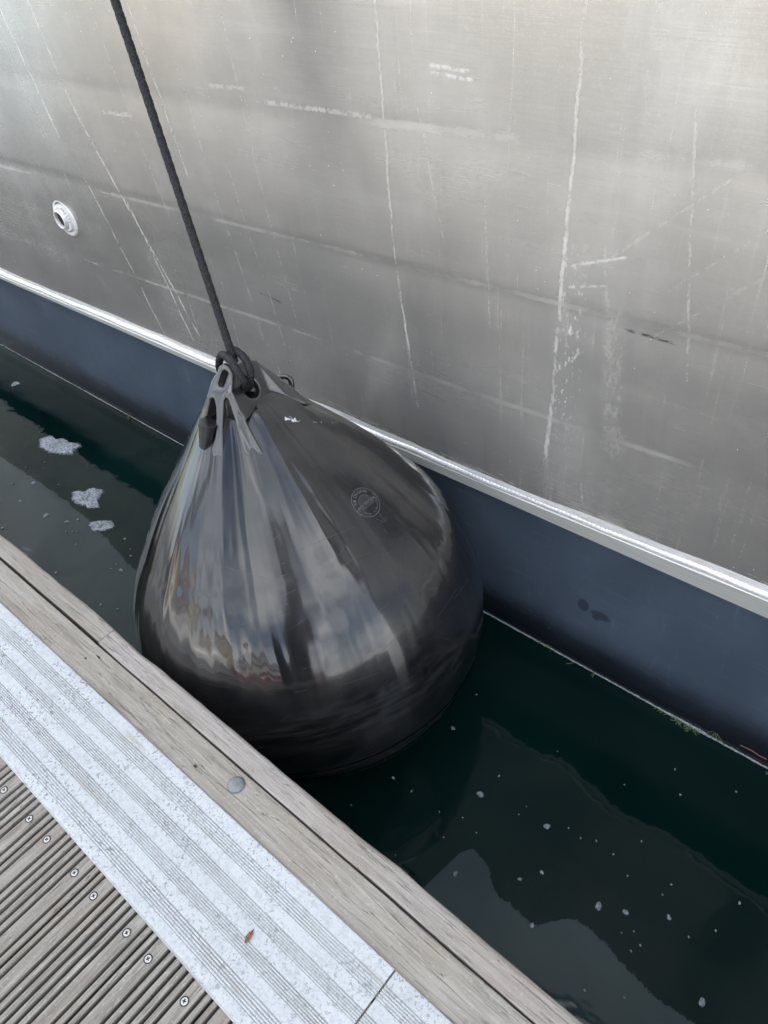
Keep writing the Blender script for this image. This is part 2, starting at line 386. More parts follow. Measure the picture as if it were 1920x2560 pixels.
def mat_vinyl():
    M = Mat('glossy_black_vinyl'); p = M.obj; x, y, z = M.xyz(p)
    # scuffs: thin scratches in several directions
    def scr(rot, sc_, lo, hi): return M.noise(M.scale(p, *sc_, rot=rot), 1, 3, .7).step(lo, hi)
    s1 = scr((.3, .5, .2), (4, 260, 260), .66, .74); s2 = scr((1.1, -.4, .9), (5, 300, 300), .67, .75); s3 = scr((-.6, 1.0, 1.7), (3, 220, 220), .67, .76)
    mask = M.noise(p, 3.3, 4, .6)
    belly = z.step(.12, -.25)
    ring = M.noise(M.scale(p, 6, 6, 190), 1, 4, .7).step(.55, .72)*belly
    sc_ = (s1.max(s2).max(s3))*mask.step(.35, .62)
    haze = M.noise(p, 5, 5, .65).step(.34, .68)
    rho = (x*x+y*y).pow(.5).max(.02); nx, ny = x/rho, y/rho
    ang = M.noise(M.comb(nx*5.2, ny*5.2, z*1.6), 1, 2, .45, .25)*(rho*2.4).min(1.0)              # runs and sags along the skin
    wav = M.noise(M.comb(nx*4.2, ny*4.2, z*11.0), 1, 1, .4, .2)*(rho*2.4).min(1.0)
    dust = M.noise(M.scale(p, 10, 10, 1.4, loc=(2, 0, 0)), 1, 5, .7).step(.42, .70)
    c = M.mix(haze*.6, (.0030, .0032, .0042), (.0075, .0076, .0084))
    c = M.mix(dust*.22*(haze*.6+.4)*z.step(-.22, .0), c, (.046, .044, .042))
    c = M.mix(sc_*.40, c, (.085, .086, .088))
    c = M.mix(ring*.20, c, (.028, .029, .034))
    belt = (z+.07).abs().step(.16, .0)*M.noise(M.scale(p, 9, 9, 60), 1, 5, .7).step(.40, .68)
    c = M.mix(belt*.42*z.step(-.16, -.05), c, (.052, .051, .050))
    rough = haze*.08+.17+sc_*.10+ring*.06+belly*.05
    nrm = M.bump(wav, 1.0, .0032, M.bump(ang, 1.0, .0072, M.bump(sc_+ring*.5, .10, .0004)))
    mm = M.out(c, rough, 0, nrm, .40)
    M.b.inputs['Anisotropic'].default_value = .93; M.b.inputs['Anisotropic Rotation'].default_value = .25
    tg = M.n.new('ShaderNodeTangent'); tg.direction_type = 'UV_MAP'; tg.uv_map = 'UVMap'; M.l.new(tg.outputs[0], M.b.inputs['Tangent'])
    M.b.inputs['Coat Weight'].default_value = .68; M.b.inputs['Coat IOR'].default_value = 1.5
    M.setin(M.b.inputs['Coat Roughness'], haze*.07+.045+sc_*.10+ring*.16+belly*.06+belt*.10)
    M.l.new(nrm, M.b.inputs['Coat Normal'])
    return mm
VINYL = mat_vinyl()
def mat_rubber():
    M = Mat('matt_black_moulded_rubber'); p = M.obj; n = M.noise(p, 30, 4); f = M.noise(p, 240, 2)
    c = M.mix(n.step(.35, .7), (.010, .0105, .0115), (.021, .0215, .0225))
    return M.out(c, n*.12+.24, 0, M.bump(f*.5+n*.5, .12, .0006), .55, Coat_Weight=1.0, Coat_Roughness=.24)
RUBBER = mat_rubber()
def mat_rope():
    M = Mat('black_braided_polyester'); p = M.world_pos(); n = M.noise(p, 40, 3); f = M.noise(p, 900, 2)
    return M.out(M.mix(n*.6+f*.4, (.004, .0044, .0055), (.014, .0155, .019)), .6, 0, M.bump(f, .3, .0004), .4)
ROPE = mat_rope()
def mat_simple(name, c, rough=.5, metal=0, nscale=60, var=.25, spec=.5):
    M = Mat(name); p = M.world_pos(); n = M.noise(p, nscale, 4)
    d = tuple(v*(1-var) for v in c); return M.out(M.mix(n.step(.3, .7), d, c), rough, metal, M.bump(n, .15, .0005), spec)
GALV = mat_simple('galvanised_steel', (.21, .225, .24), .5, .6, 90, .25)
SCREW = mat_simple('stainless_screw_steel', (.52, .51, .48), .4, .15, 200, .15)
DARK = mat_simple('dark_recess', (.02, .018, .016), .9)
DEEP = mat_simple('dark_dock_frame', (.05, .045, .04), .9)  # plain dark tone for the pontoon frame and floats
PRINT = mat_simple('worn_grey_print', (.15, .153, .16), .45, 0, 500, .45)
SCRATCH = mat_simple('pale_scratch', (.075, .078, .082), .5, 0, 500, .35)
PAINTW = mat_simple('white_paint_flake', (.72, .74, .76), .6, 0, 300, .3)
LEAF = mat_simple('dry_brown_leaf', (.26, .13, .06), .8, 0, 300, .5)
TWIG = mat_simple('orange_twig', (.30, .13, .06), .8, 0, 200, .3)
def mat_foam():
    M = Mat('sea_foam'); p = M.world_pos(); v = M.voro(p, 320); n = M.noise(p, 120, 4, .7)
    c = M.mix(n.step(.36, .64), (.13, .15, .17), (.44, .47, .51)); c = M.mix(v.step(.30, .05)*.35*n.step(.6, .4), c, (.10, .115, .125))
    uvn = M.n.new('ShaderNodeUVMap'); uvn.uv_map = 'UVMap'; q = M.xyz(uvn.outputs[0])[0]
    big = M.voro(p, 95); al = (q+(M.noise(p, 150, 3, .7)-.5)*.45+(M.noise(p, 420, 2, .6)-.5)*.25).step(1.0, .80)
    hole = (big.step(.16, .30)).max(q.step(.55, .30)*.9)
    mm = M.out(c, .5, 0, M.bump(v*-.6+n, .6, .0025), .4, Alpha=al*(hole*.35+.60))
    return mm
FOAM = mat_foam()
FLECK = FOAM.copy(); FLECK.name = 'thin_foam_fleck'
for nd in FLECK.node_tree.nodes:
    if nd.type == 'MIX' and nd.data_type == 'RGBA' and not nd.inputs[6].is_linked and not nd.inputs[7].is_linked:
        nd.inputs[6].default_value = (.09, .11, .12, 1); nd.inputs[7].default_value = (.27, .30, .325, 1)
def mat_algae():
    M = Mat('green_algae'); p = M.world_pos(); n = M.noise(p, 300, 3)
    return M.out(M.mix(n, (.03, .06, .02), (.10, .14, .06)), .8)
ALGAE = mat_algae()
def mat_pale_line():
    M = Mat('pale_waterline'); p = M.world_pos(); n = M.noise(p, 240, 4, .7); b = M.noise(p, 5, 3)
    return M.out(M.mix(n.step(.35, .65), (.10, .12, .12), (.44, .47, .47)), .8)
PALE_LINE = mat_pale_line()
def mat_water():
    M = Mat('dark_green_harbour_water'); p = M.world_pos()
    n1 = M.noise(M.scale(p, 2.0, 2.6, 1), 1, 2, .45, .4); n2 = M.noise(M.scale(p, 9, 9, 1), 1, 2, .5, .6)
    c = M.mix(M.noise(p, 1.3, 3).step(.3, .7), (.0014, .0082, .0076), (.0026, .0130, .0120))
    # pale grey reflection beside the pontoon, painted into the colour with a ragged edge
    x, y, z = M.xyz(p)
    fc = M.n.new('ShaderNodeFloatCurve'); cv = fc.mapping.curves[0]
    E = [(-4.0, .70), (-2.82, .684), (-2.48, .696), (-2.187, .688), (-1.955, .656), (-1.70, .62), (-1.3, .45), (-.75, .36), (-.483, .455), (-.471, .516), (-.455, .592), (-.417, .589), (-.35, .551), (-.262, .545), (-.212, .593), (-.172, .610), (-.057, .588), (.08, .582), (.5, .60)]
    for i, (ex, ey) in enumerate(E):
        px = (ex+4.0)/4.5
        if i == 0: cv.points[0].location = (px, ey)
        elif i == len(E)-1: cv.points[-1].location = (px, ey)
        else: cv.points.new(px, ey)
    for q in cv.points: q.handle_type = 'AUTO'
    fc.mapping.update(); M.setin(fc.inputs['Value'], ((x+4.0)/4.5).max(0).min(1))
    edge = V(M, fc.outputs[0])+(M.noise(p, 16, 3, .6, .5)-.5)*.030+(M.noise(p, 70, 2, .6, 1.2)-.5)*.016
    sheen = (edge-y).step(-.0015, .0015)
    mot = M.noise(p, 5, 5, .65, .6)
    c = M.mix(sheen*(mot*.5+.45), c, (.0250, .0420, .0460))
    return M.out(c, sheen*.03+.012, 0, M.bump(n1+n2*.10+M.noise(M.scale(p, 34, 34, 1), 1, 2, .5, .5)*.012, .55, .020), sheen*.22+.20, IOR=1.333)
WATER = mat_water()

# ------------------------------------------------------------------ setting: water, sea bed shore
ZW = -.5
def grid_sheet(name, x0, x1, y0, y1, z, mat):
    return mesh_obj(name, [(x0, y0, z), (x1, y0, z), (x1, y1, z), (x0, y1, z)], [(0, 1, 2, 3)], mat)
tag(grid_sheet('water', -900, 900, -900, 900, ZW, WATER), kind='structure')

# ------------------------------------------------------------------ boat
boat = empty('aluminium_boat', (0, 1.187, ZW))
tag(boat, 'moored boat with bare brushed aluminium topsides above a dark blue bottom band', 'boat')
def sub(o):                       # author in world space, keep under the boat empty
    o.parent = boat; o.matrix_parent_inverse = boat.matrix_basis.inverted(); return o
YAW = .013
def hy(x): return 1.170+YAW*x                     # topside plate
def weldz(x): return float(np.interp(x, [-9, -3.2, -2.35, -1.226, -.714, -.297, -.141, 6], [-.09, -.009, .014, .032, .048, .066, .073, .28]))
X0, X1 = -8.0, 5.0
# topside plate: pulled in along the stringers, slightly dished between them
xs = np.r_[np.linspace(X0, -3.6, 14, endpoint=False), np.linspace(-3.6, .6, 106, endpoint=False), np.linspace(.6, X1, 14)]
hs = np.r_[np.linspace(0, 1.15, 93), np.linspace(1.2, 2.3, 12)]
SEAM = [.265, .535, .811, 1.085, 1.365, 1.645, 1.925, 2.2]
rngp = np.random.default_rng(3)
ph = rngp.uniform(0, 6.28, 12)
def wob1(x, k):                    # slow irregular variation along the boat, 0..1
    return .5+.25*math.sin(1.9*x+ph[k])+.17*math.sin(4.7*x+ph[(k+3) % 12])+.08*math.sin(11.3*x+ph[(k+5) % 12])
SEAM_W = [.22, 1.0, .42, .30, .5, .5, .5, .5]
def plate_off(x, h):
    o = 0.0
    for i, s in enumerate(SEAM):
        s2 = s+.006*(wob1(x*1.7, i)-.5); d = h-s2; a = SEAM_W[i]*(.35+1.0*wob1(x, i))
        o += a*(.0011*math.exp(-(d/.010)**2)+.0042*math.exp(-(d/.060)**2)*(1 if d < 0 else .55))
    o += -.032*min(h, .535)
    o += -.095*wob1(x*.7, 4)*(.45+.55/(1+math.exp((x+1.0)*4)))*min(max(h-.40, 0), .135)
    o += .0030*math.sin(1.3*x+ph[8]+1.6*h)+.0018*math.sin(3.1*x-2.6*h+ph[9])+.0010*math.sin(6.1*x+4.7*h+ph[10])+.0011*math.sin(8.3*h+1.1*x)
    return o
vs = []; nx, nh = len(xs), len(hs)
for x in xs:
    for h in hs: vs.append((x, hy(x)+plate_off(x, h), weldz(x)+h+(.006*x if h > .1 else .006*x*h/.1)))
fs = [(i*nh+j, (i+1)*nh+j, (i+1)*nh+j+1, i*nh+j+1) for i in range(nx-1) for j in range(nh-1)]
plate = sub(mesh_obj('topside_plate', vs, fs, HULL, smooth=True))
uv = plate.data.uv_layers.new(name='UVMap')            # grain direction of the brushing
vi = np.empty(len(plate.data.loops), int); plate.data.loops.foreach_get('vertex_index', vi)
va_ = np.array(vs)[vi]; uv.data.foreach_set('uv', np.stack([va_[:, 0], va_[:, 2]], 1).ravel())
def stripface(x): return float(np.interp(x, [-9, -3.3, -1.7, -.75, -.1, 6], [.012, .014, .020, .030, .048, .075]))
# chine strip: vertical face, small ledge, under side running back to the bottom band
prof_n = 6; vs = []; XS = np.linspace(X0, X1, 120)
for x in XS:
    w = weldz(x)+.006*x*0; f = stripface(x); y = hy(x)
    zt = w-.006; zb = zt-f
    for yy, zz in ((y+.004, w+.004), (y-.006, zt+.001), (y-.0075, zt-.001), (y-.0075, zb+.001), (y-.006, zb), (y+.075, zb+.004)): vs.append((x, yy, zz))
fs = [(i*prof_n+j, (i+1)*prof_n+j, (i+1)*prof_n+j+1, i*prof_n+j+1) for i in range(len(XS)-1) for j in range(prof_n-1)]
sub(mesh_obj('chine_strip', vs, [f[::-1] for f in fs], STRIP))
# weld bead with its stacked ripples, and the ground bright band beside it
vs = []; XB = np.arange(-4.2, .9, .0022); k = 9
for i, x in enumerate(XB):
    saw = ((x/.0105+.12*math.sin(x*31)) % 1.0); rip = .0022*(1-saw)**.8*(1 if x > -1.9 else .3)
    wv = .0012*math.sin(x*17)+.0008*math.sin(x*41)
    for j in range(k):
        a = -.75+(math.pi*.5+1.0)*j/(k-1)
        r = .0090+rip*math.sin(math.pi*j/(k-1))
        cz = weldz(x)+.004+wv; cy = hy(x)+.0005
        vs.append((x+.004*math.sin(math.pi*j/(k-1)), cy-r*math.cos(a)*1.0, cz+r*math.sin(a)*1.15))
fs = [(i*k+j, i*k+j+1, (i+1)*k+j+1, (i+1)*k+j) for i in range(len(XB)-1) for j in range(k-1)]
sub(mesh_obj('weld_bead', vs, [f[::-1] for f in fs], BRIGHT, smooth=True))
vs = []; XB2 = np.linspace(-4.2, 1.5, 300)
for x in XB2:
    n_ = .004*math.sin(x*9.1)+.003*math.sin(x*23.7+1)
    wd = float(np.interp(x, [-4, -1.7, -.7, 0, 2], [.040, .036, .030, .042, .042]))
    vs += [(x, hy(x)-.0018+plate_off(x, .01), weldz(x)+.008), (x, hy(x)-.0022+plate_off(x, .015), weldz(x)+wd*.6), (x, hy(x)+.0015+plate_off(x, wd), weldz(x)+wd+n_)]
fs = [(i*3+j, (i+1)*3+j, (i+1)*3+j+1, i*3+j+1) for i in range(len(XB2)-1) for j in range(2)]
sub(mesh_obj('ground_weld_band', vs, fs, BRIGHT, smooth=True))
# painted bottom band
vs = []; XB3 = np.linspace(X0, X1, 130)
prof = [(0.060, 1.0), (0.052, .93), (.046, .7), (.040, .45), (.034, .28), (.030, .20), (.036, .14), (.032, .07), (.026, 0), (.060, -.25), (.35, -.9)]
for x in XB3:
    zt = weldz(x)-.006-stripface(x)+.003; zb = ZW
    for o, t in prof:
        zz = zb+(zt-zb)*t if t >= 0 else zb+t*.5
        vs.append((x, 1.170+YAW*x+o*1.0-.004+.0015*math.sin(2.3*x+5*t), zz))
kk = len(prof)
fs = [(i*kk+j, i*kk+j+1, (i+1)*kk+j+1, (i+1)*kk+j) for i in range(len(XB3)-1) for j in range(kk-1)]
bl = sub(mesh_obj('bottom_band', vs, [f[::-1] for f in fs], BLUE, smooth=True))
# deck edge and bulwark cap far above the frame
vv, ff = merge([prism([(1.10, 2.33), (1.22, 2.33), (1.22, 2.40), (1.10, 2.40)], X0, X1), prism([(1.23, 2.28), (4.6, 2.28), (4.6, 2.34), (1.23, 2.34)], X0, X1)])
sub(mesh_obj('gunwale', vv, ff, STRIP))
# thin pale line along the waterline (irregular thickness)
for a, b in ((-3.9, -1.35), (-.90, .45)):
    XL = np.arange(a, b, .006); cy = 1.170+YAW*XL+.026-.004
    rad = .0011+.0012*np.abs(np.sin(XL*7.3)*np.sin(XL*2.1+1))+RNG.uniform(0, .0008, len(XL))
    if a > -1: rad += .0022*np.exp(-((XL+.20)/.05)**2)+.0007
    P = np.stack([XL, cy-.002+RNG.uniform(-.0006, .0006, len(XL)), np.full(len(XL), ZW+.0025)], 1)
    sub(mesh_obj('pale_line', *tube(P, rad, 6), PALE_LINE, smooth=True))
# tufts of weed on the waterline
def weed(cx, cz, n, L):
    parts = []
    for i in range(n):
        x = cx+random.uniform(-.03, .03); y = 1.170+YAW*cx+.020-.004
        p0 = np.array([x, y, cz]); p1 = p0+np.array([random.uniform(-.02, .02), -random.uniform(.003, .012), -random.uniform(.2, 1)*L]); p2 = p1+np.array([random.uniform(-.01, .01), -.004, -random.uniform(0, .4)*L])
        parts.append(tube(catmull([p0, p1, p2], 4), .0012, 4))
    return merge(parts)
for cx, cz, n, L in ((-.205, ZW+.006, 26, .014), (-.26, ZW+.004, 10, .010), (-.50, ZW+.012, 3, .008), (-.62, ZW+.02, 3, .008), (.02, ZW+.012, 4, .01), (-2.6, ZW+.014, 3, .01), (-.12, ZW+.035, 4, .014), (-2.1, ZW+.015, 4, .010), (-1.75, ZW+.018, 4, .01), (-1.42, ZW+.022, 5, .012)):
    sub(mesh_obj('algae_tuft', *weed(cx, cz, n, L), ALGAE))['kind'] = 'stuff'
# skin fitting (drain outlet)
FX, FZ = -2.44, .379
fit_e = None
def ringprof(prof, cx, cy, cz, seg=40, ax=1.0, az=1.0):
    vs = []; a = np.linspace(0, 2*np.pi, seg, endpoint=False)
    for r, d in prof:
        for t in a: vs.append((cx+r*math.cos(t)*ax, cy-d, cz+r*math.sin(t)*az))
    n = len(prof); fs = [(i*seg+j, i*seg+(j+1) % seg, (i+1)*seg+(j+1) % seg, (i+1)*seg+j) for i in range(n-1) for j in range(seg)]
    return vs, fs
fy = hy(FX)+plate_off(FX, .35)+.001
flange = sub(mesh_obj('drain_outlet', *ringprof([(.064, -.004), (.062, .003), (.054, .005), (.050, .003), (.044, .004), (.038, .006), (.034, .008), (.031, .009)], FX, fy, FZ, 48, 1, .98), BRIGHT, smooth=True))
vs_, fs_ = ringprof([(.031, .006), (.0305, .022), (.029, .0235), (.026, .0235), (.025, .022), (.025, .0), (.001, .0)], FX, fy, FZ, 40)
pipe = mesh_obj('pipe_stub', vs_, fs_, BRIGHT, smooth=False); pipe.parent = flange
wparts = []
for i in range(26):
    t = 2*math.pi*i/26
    c = np.array([FX+.0375*math.cos(t), fy-.009, FZ+.0375*math.sin(t)]); dd = np.array([math.cos(t), 0, math.sin(t)])
    wparts.append(tube([c-dd*.007, c+dd*.000+np.array([0, -.002, 0]), c+dd*.007], [.0018, .0026, .0018], 6))
bore = mesh_obj('bore', *ringprof([(.0248, .013), (.001, .0135)], FX, fy, FZ, 32), DARK); bore.parent = flange
wr = mesh_obj('weld_ring', *merge(wparts), BRIGHT, smooth=True); wr.parent = flange

# ------------------------------------------------------------------ pontoon
pont = empty('pontoon', (0, 0, 0))
tag(pont, 'timber decked pontoon with grooved planks and a heavy wooden edge beside the water', 'pontoon')
# grooved planks: one shared profile, 150 mm pitch
def plank_profile(w=.1460, t=.034):
    pts = [(0, -t), (0, -.004), (.0012, -.0012), (.004, 0)]
    def gro(c, hw, d): return [(c-hw, 0), (c-hw*.75, -d*.55), (c-hw*.45, -d), (c+hw*.45, -d), (c+hw*.75, -d*.55), (c+hw, 0)]
    for c, hw, d in ((.0125, .0034, .009), (.0425, .0036, .010), (.0578, .0036, .010), (.0735, .0036, .010), (.0890, .0036, .010), (.1045, .0036, .010), (.1340, .0034, .009)): pts += gro(c, hw, d)
    pts += [(w-.004, 0), (w-.0012, -.0012), (w, -.004), (w, -t)]
    return pts
ppv, ppf = prism(plank_profile()[::-1], -2.1, .15, axis='y')
pm = bpy.data.meshes.new('deck_plank'); pm.from_pydata(ppv, [], ppf); pm.materials.append(W_PLANK); pm.update()
# screw: countersunk dished head with a cross recess
def screw_bm():
    bm = bmesh.new(); seg = 24; a = np.linspace(0, 2*np.pi, seg, endpoint=False)
    rings = [(.0058, -.0030), (.0055, -.0010), (.0049, -.0006), (.0028, -.0004)]
    vr = [[bm.verts.new((r*math.cos(t), r*math.sin(t), z)) for t in a] for r, z in rings]
    for i in range(len(rings)-1):
        for j in range(seg): bm.faces.new((vr[i][j], vr[i][(j+1) % seg], vr[i+1][(j+1) % seg], vr[i+1][j]))
    bm.faces.new(vr[-1]); return bm
sbm = screw_bm(); bmesh.ops.recalc_face_normals(sbm, faces=sbm.faces); scm = bpy.data.meshes.new('screw'); sbm.to_mesh(scm); sbm.free(); scm.materials.append(SCREW)
cbm = box_bm(-.0032, .0032, -.0009, .0009, -.0012, -.00012); box_bm(-.0009, .0009, -.0032, .0032, -.0012, -.00010, bm=cbm)
crm = bpy.data.meshes.new('cross_recess'); cbm.to_mesh(crm); cbm.free(); crm.materials.append(DARK)
# dark countersink rim round each screw head
cv, cf = ringprof([(.0073, 0), (.0070, .0), (.0056, -.0)], 0, 0, 0, 24)
rimv = [(x, z, .0003) for x, y, z in cv]
rmm = bpy.data.meshes.new('countersink'); rmm.from_pydata(rimv, [], cf); rmm.materials.append(DARK); rmm.update()
for i in range(-36, 33):
    x0 = -.9513+.1508*i
    o = link(bpy.data.objects.new('deck_plank', pm), pont); o.location = (x0+.0022, RNG.uniform(-.004, .004), RNG.uniform(-.0008, .0008))
    if -3 <= i <= 5:
        for k, u in enumerate((.0275, .1195)):
            s = link(bpy.data.objects.new('screw', scm), o); s.location = (u+RNG.uniform(-.001, .001)-.0022, -.027+RNG.uniform(-.0015, .0015)-o.location.y, .0016)
            # sub-part detail is joined to the screw by being its own small mesh in the same part level
            s.rotation_euler = (0, 0, RNG.uniform(0, 1.5))
            s2 = link(bpy.data.objects.new('countersink', rmm), o); s2.location = s.location; s2.location.z = .0003
            s3 = link(bpy.data.objects.new('cross_recess', crm), o); s3.location = s.location; s3.rotation_euler = s.rotation_euler
# inner timber, outer edge timbers (two lengths with an end joint)
def timber(name, x0, x1, y0, y1, z0, z1, mat, bev, wander, seed):
    rg = np.random.default_rng(seed); N = max(24, int((x1-x0)/.02)); xs = np.linspace(x0, x1, N); vs = []
    n1 = np.interp(xs, np.linspace(x0, x1, max(4, int((x1-x0)/.09))), rg.normal(0, wander, max(4, int((x1-x0)/.09))))
    n2 = np.interp(xs, np.linspace(x0, x1, max(4, int((x1-x0)/.025))), rg.normal(0, wander*.5, max(4, int((x1-x0)/.025))))
    for x, a, b in zip(xs, n1, n2):
        e = a+b
        for y, z in ((y0, z0), (y0+a*.4, z1-.003), (y0+.003+a*.4, z1), (y1-bev+e*.5, z1), (y1-bev*.35+e, z1-bev*.30), (y1+e, z1-bev), (y1+a*.3, z0)): vs.append((x, y, z))
    k = 7; fs = [(i*k+j, i*k+(j+1) % k, (i+1)*k+(j+1) % k, (i+1)*k+j) for i in range(N-1) for j in range(k)]
    fs += [tuple(range(k))[::-1], tuple(range((N-1)*k, N*k))]
    return mesh_obj(name, vs, [f[::-1] for f in fs], mat, pont)
timber('inner_timber', -6.5, 4.2, .160, .2806, -.12, -.0004, W_TIMBER, .003, .0004, 1)
timber('edge_timber', -6.5, -1.2258, .2868, .3295, -.17, .0012, W_TIMBER, .006, .0013, 2)
timber('edge_timber', -1.2250, 4.2, .2844, .3285, -.17, .0, W_EDGE, .008, .0009, 3)
fv, ff = merge([prism([(-2.0, -.42), (.27, -.42), (.27, -.125), (-2.0, -.125)], -6.5, 4.2)])
mesh_obj('frame', fv, ff, DEEP, pont)
for xx in np.arange(-6.2, 4.2, 1.5):
    mesh_obj('float', *prism([(-1.9, -.75), (.22, -.75), (.22, -.43), (-1.9, -.43)], xx, xx+1.1), DEEP, pont)
# coach bolt head in the inner timber
def dome(r, h, seg=32, rings=6, dent=.0):
    vs = [(0, 0, h-dent)]; a = np.linspace(0, 2*np.pi, seg, endpoint=False)
    for i in range(1, rings+1):
        t = i/rings; rr = r*math.sin(t*math.pi/2)**.9; zz = h*(math.cos(t*math.pi/2))**.8
        vs += [(rr*math.cos(q), rr*math.sin(q), zz) for q in a]
    vs += [(r*.98*math.cos(q), r*.98*math.sin(q), -.003) for q in a]
    fs = [(0, 1+j, 1+(j+1) % seg) for j in range(seg)]
    fs += [(1+i*seg+j, 1+(i+1)*seg+j, 1+(i+1)*seg+(j+1) % seg, 1+i*seg+(j+1) % seg) for i in range(rings) for j in range(seg)]
    return vs, fs
b = mesh_obj('bolt_head', *dome(.0165, .0055), GALV, pont, True); b.location = (-.7299, .2545, .0)
# knot holes
for kx, ky, ka, kb in ((-.8201, .2306, .0045, .0022), (-1.21, .243, .0035, .0018), (-1.19, .262, .008, .0018)):
    a = np.linspace(0, 2*np.pi, 14, endpoint=False); rg = RNG.uniform(.8, 1.2, 14)
    o = mesh_obj('knot_hole', [(kx+ka*math.cos(t)*q, ky+kb*math.sin(t)*q, .0004) for t, q in zip(a, rg)], [tuple(range(14))], DARK, pont); 

# ------------------------------------------------------------------ ribbed cover plates
def cover_profile():
    y0, y1, zt = .0035, .2085, .0052
    pts = [(y0, -.0), (y0, .0030), (y0+.0015, .0042), (.0075, .0044), (.0085, zt)]
    for c0, c1 in ((.0250, .0480), (.0716, .0918), (.1171, .1370), (.1605, .1822)):
        n = 5; w = (c1-c0)/n
        for i in range(n+1):
            c = c0+w*i
            pts += [(c-.0008, zt), (c-.0005, zt-.0016), (c+.0005, zt-.0016), (c+.0008, zt)]
            if i < n: pts += [(c+w*.42, zt+.0004), (c+w*.58, zt+.0004)]
    pts += [(y1-.0025, zt), (y1-.0007, zt-.0008), (y1, zt-.0025), (y1, .0)]
    return pts
for k, (a, b_, dz, lab) in enumerate(((-6.4, -.3095, 0, 'long pale ribbed cover plate on the pontoon with a brown leaf scrap on it'),
                                 (-.3062, 2.6, -.0006, 'short end of a second pale ribbed cover plate past the black joint'))):
    vv, ff = prism([(y, z+dz+.0004) for y, z in cover_profile()][::-1], a, b_)
    o = mesh_obj('cover_plate', vv, ff, COVER)
    tag(o, lab, 'cover plate', 'ribbed cover plates along the pontoon edge')
# dry leaf scrap
lv = []; pts = [(-.022, 0), (-.012, .005), (0, .0065), (.010, .005), (.016, .0015), (.026, 0), (.016, -.0015), (.009, -.006), (-.002, -.0055), (-.013, -.006)]
lv = [(x, y, .0012*math.sin(i*2.1)+.0012+abs(y)*.25) for i, (x, y) in enumerate(pts)]+[(0, 0, .0004)]+[(x, y, .0012*math.sin(i*2.1)+.0007+abs(y)*.25) for i, (x, y) in enumerate(pts)]
n = len(pts)
lf = [(i, (i+1) % n, n) for i in range(n)]+[(n+1+(i+1) % n, n+1+i, n) for i in range(n)]
leaf = mesh_obj('leaf', lv, lf, LEAF); leaf.location = (-.517, .0972, .0062); leaf.rotation_euler = (0, 0, 1.75); leaf.scale = (.52, .68, 1)
tag(leaf, 'tiny dry brown leaf scrap lying on the pale ribbed cover plate', 'leaf')

# ------------------------------------------------------------------ fender
CEN = np.array([-1.0564, .7462, -.1826]); FA = np.array([-.28239, .09223, .95486]); FA /= np.linalg.norm(FA)
fr = RC[:, 0]-FA*(RC[:, 0]@FA); fr /= np.linalg.norm(fr); fg = np.cross(fr, FA)
# local axes of the fender: x = right as seen from the pontoon, y = towards the hull, z = along the fender
FM = Matrix(((fr[0], -fg[0], FA[0], CEN[0]), (fr[1], -fg[1], FA[1], CEN[1]), (fr[2], -fg[2], FA[2], CEN[2]), (0, 0, 0, 1)))
fender = empty('fender'); fender.matrix_world = FM
tag(fender, 'huge glossy black teardrop fender squeezed between pontoon and hull', 'fender')
R0, LA = .4332, .6734
s_ = R0/LA; th0 = math.asin(s_)
prof = [(R0*math.sin(a), R0*math.cos(a)) for a in np.linspace(-math.pi/2, th0, 90)]
t0, r0 = prof[-1]
for t in np.linspace(t0, .485, 40)[1:]:
    u = (t-t0)/(.485-t0); prof.append((t, (LA-t)*r0/(LA-t0)+.010*math.sin(math.pi*u)*(1-u*.3)))
prof += [(.505, .1405), (.522, .1260), (.537, .1125), (.550, .0995), (.562, .0840), (.571, .0640), (.576, .0400), (.577, .0)]
seg = 192; vs = []
ang = np.linspace(0, 2*np.pi, seg, endpoint=False)
for t, r in prof:
    for a in ang: vs.append((max(r, 1e-4)*math.cos(a), max(r, 1e-4)*math.sin(a), t))
fs = [(i*seg+j, i*seg+(j+1) % seg, (i+1)*seg+(j+1) % seg, (i+1)*seg+j) for i in range(len(prof)-1) for j in range(seg)]
body = mesh_obj('body', vs, fs, VINYL, fender, True)
uvb = body.data.uv_layers.new(name='UVMap')
vib = np.empty(len(body.data.loops), int); body.data.loops.foreach_get('vertex_index', vib)
ub = (vib % seg)/seg; tb = (vib//seg)/len(prof)
lb = ub.reshape(-1, 4); wrap = (lb.max(1)-lb.min(1)) > .5; lb[wrap] = np.where(lb[wrap] < .5, lb[wrap]+1, lb[wrap])
uvb.data.foreach_set('uv', np.stack([lb.ravel(), tb], 1).ravel())
# raised mould seam low round the belly
for tz, rad in ((-.205, .0012), (-.262, .0009)):
    rr = math.sqrt(R0**2-tz**2)
    a = np.linspace(0, 2*np.pi, 240); P = np.stack([(rr+.0002)*np.cos(a), (rr+.0002)*np.sin(a), tz+0*a+.012*np.sin(a+2.2)], 1)
    rr2 = np.sqrt(np.maximum(R0**2-P[:, 2]**2, 0)); P[:, 0] = (rr2)*np.cos(a); P[:, 1] = rr2*np.sin(a)
    mesh_obj('mould_seam', *tube(P, rad, 6, False), VINYL, fender, True)

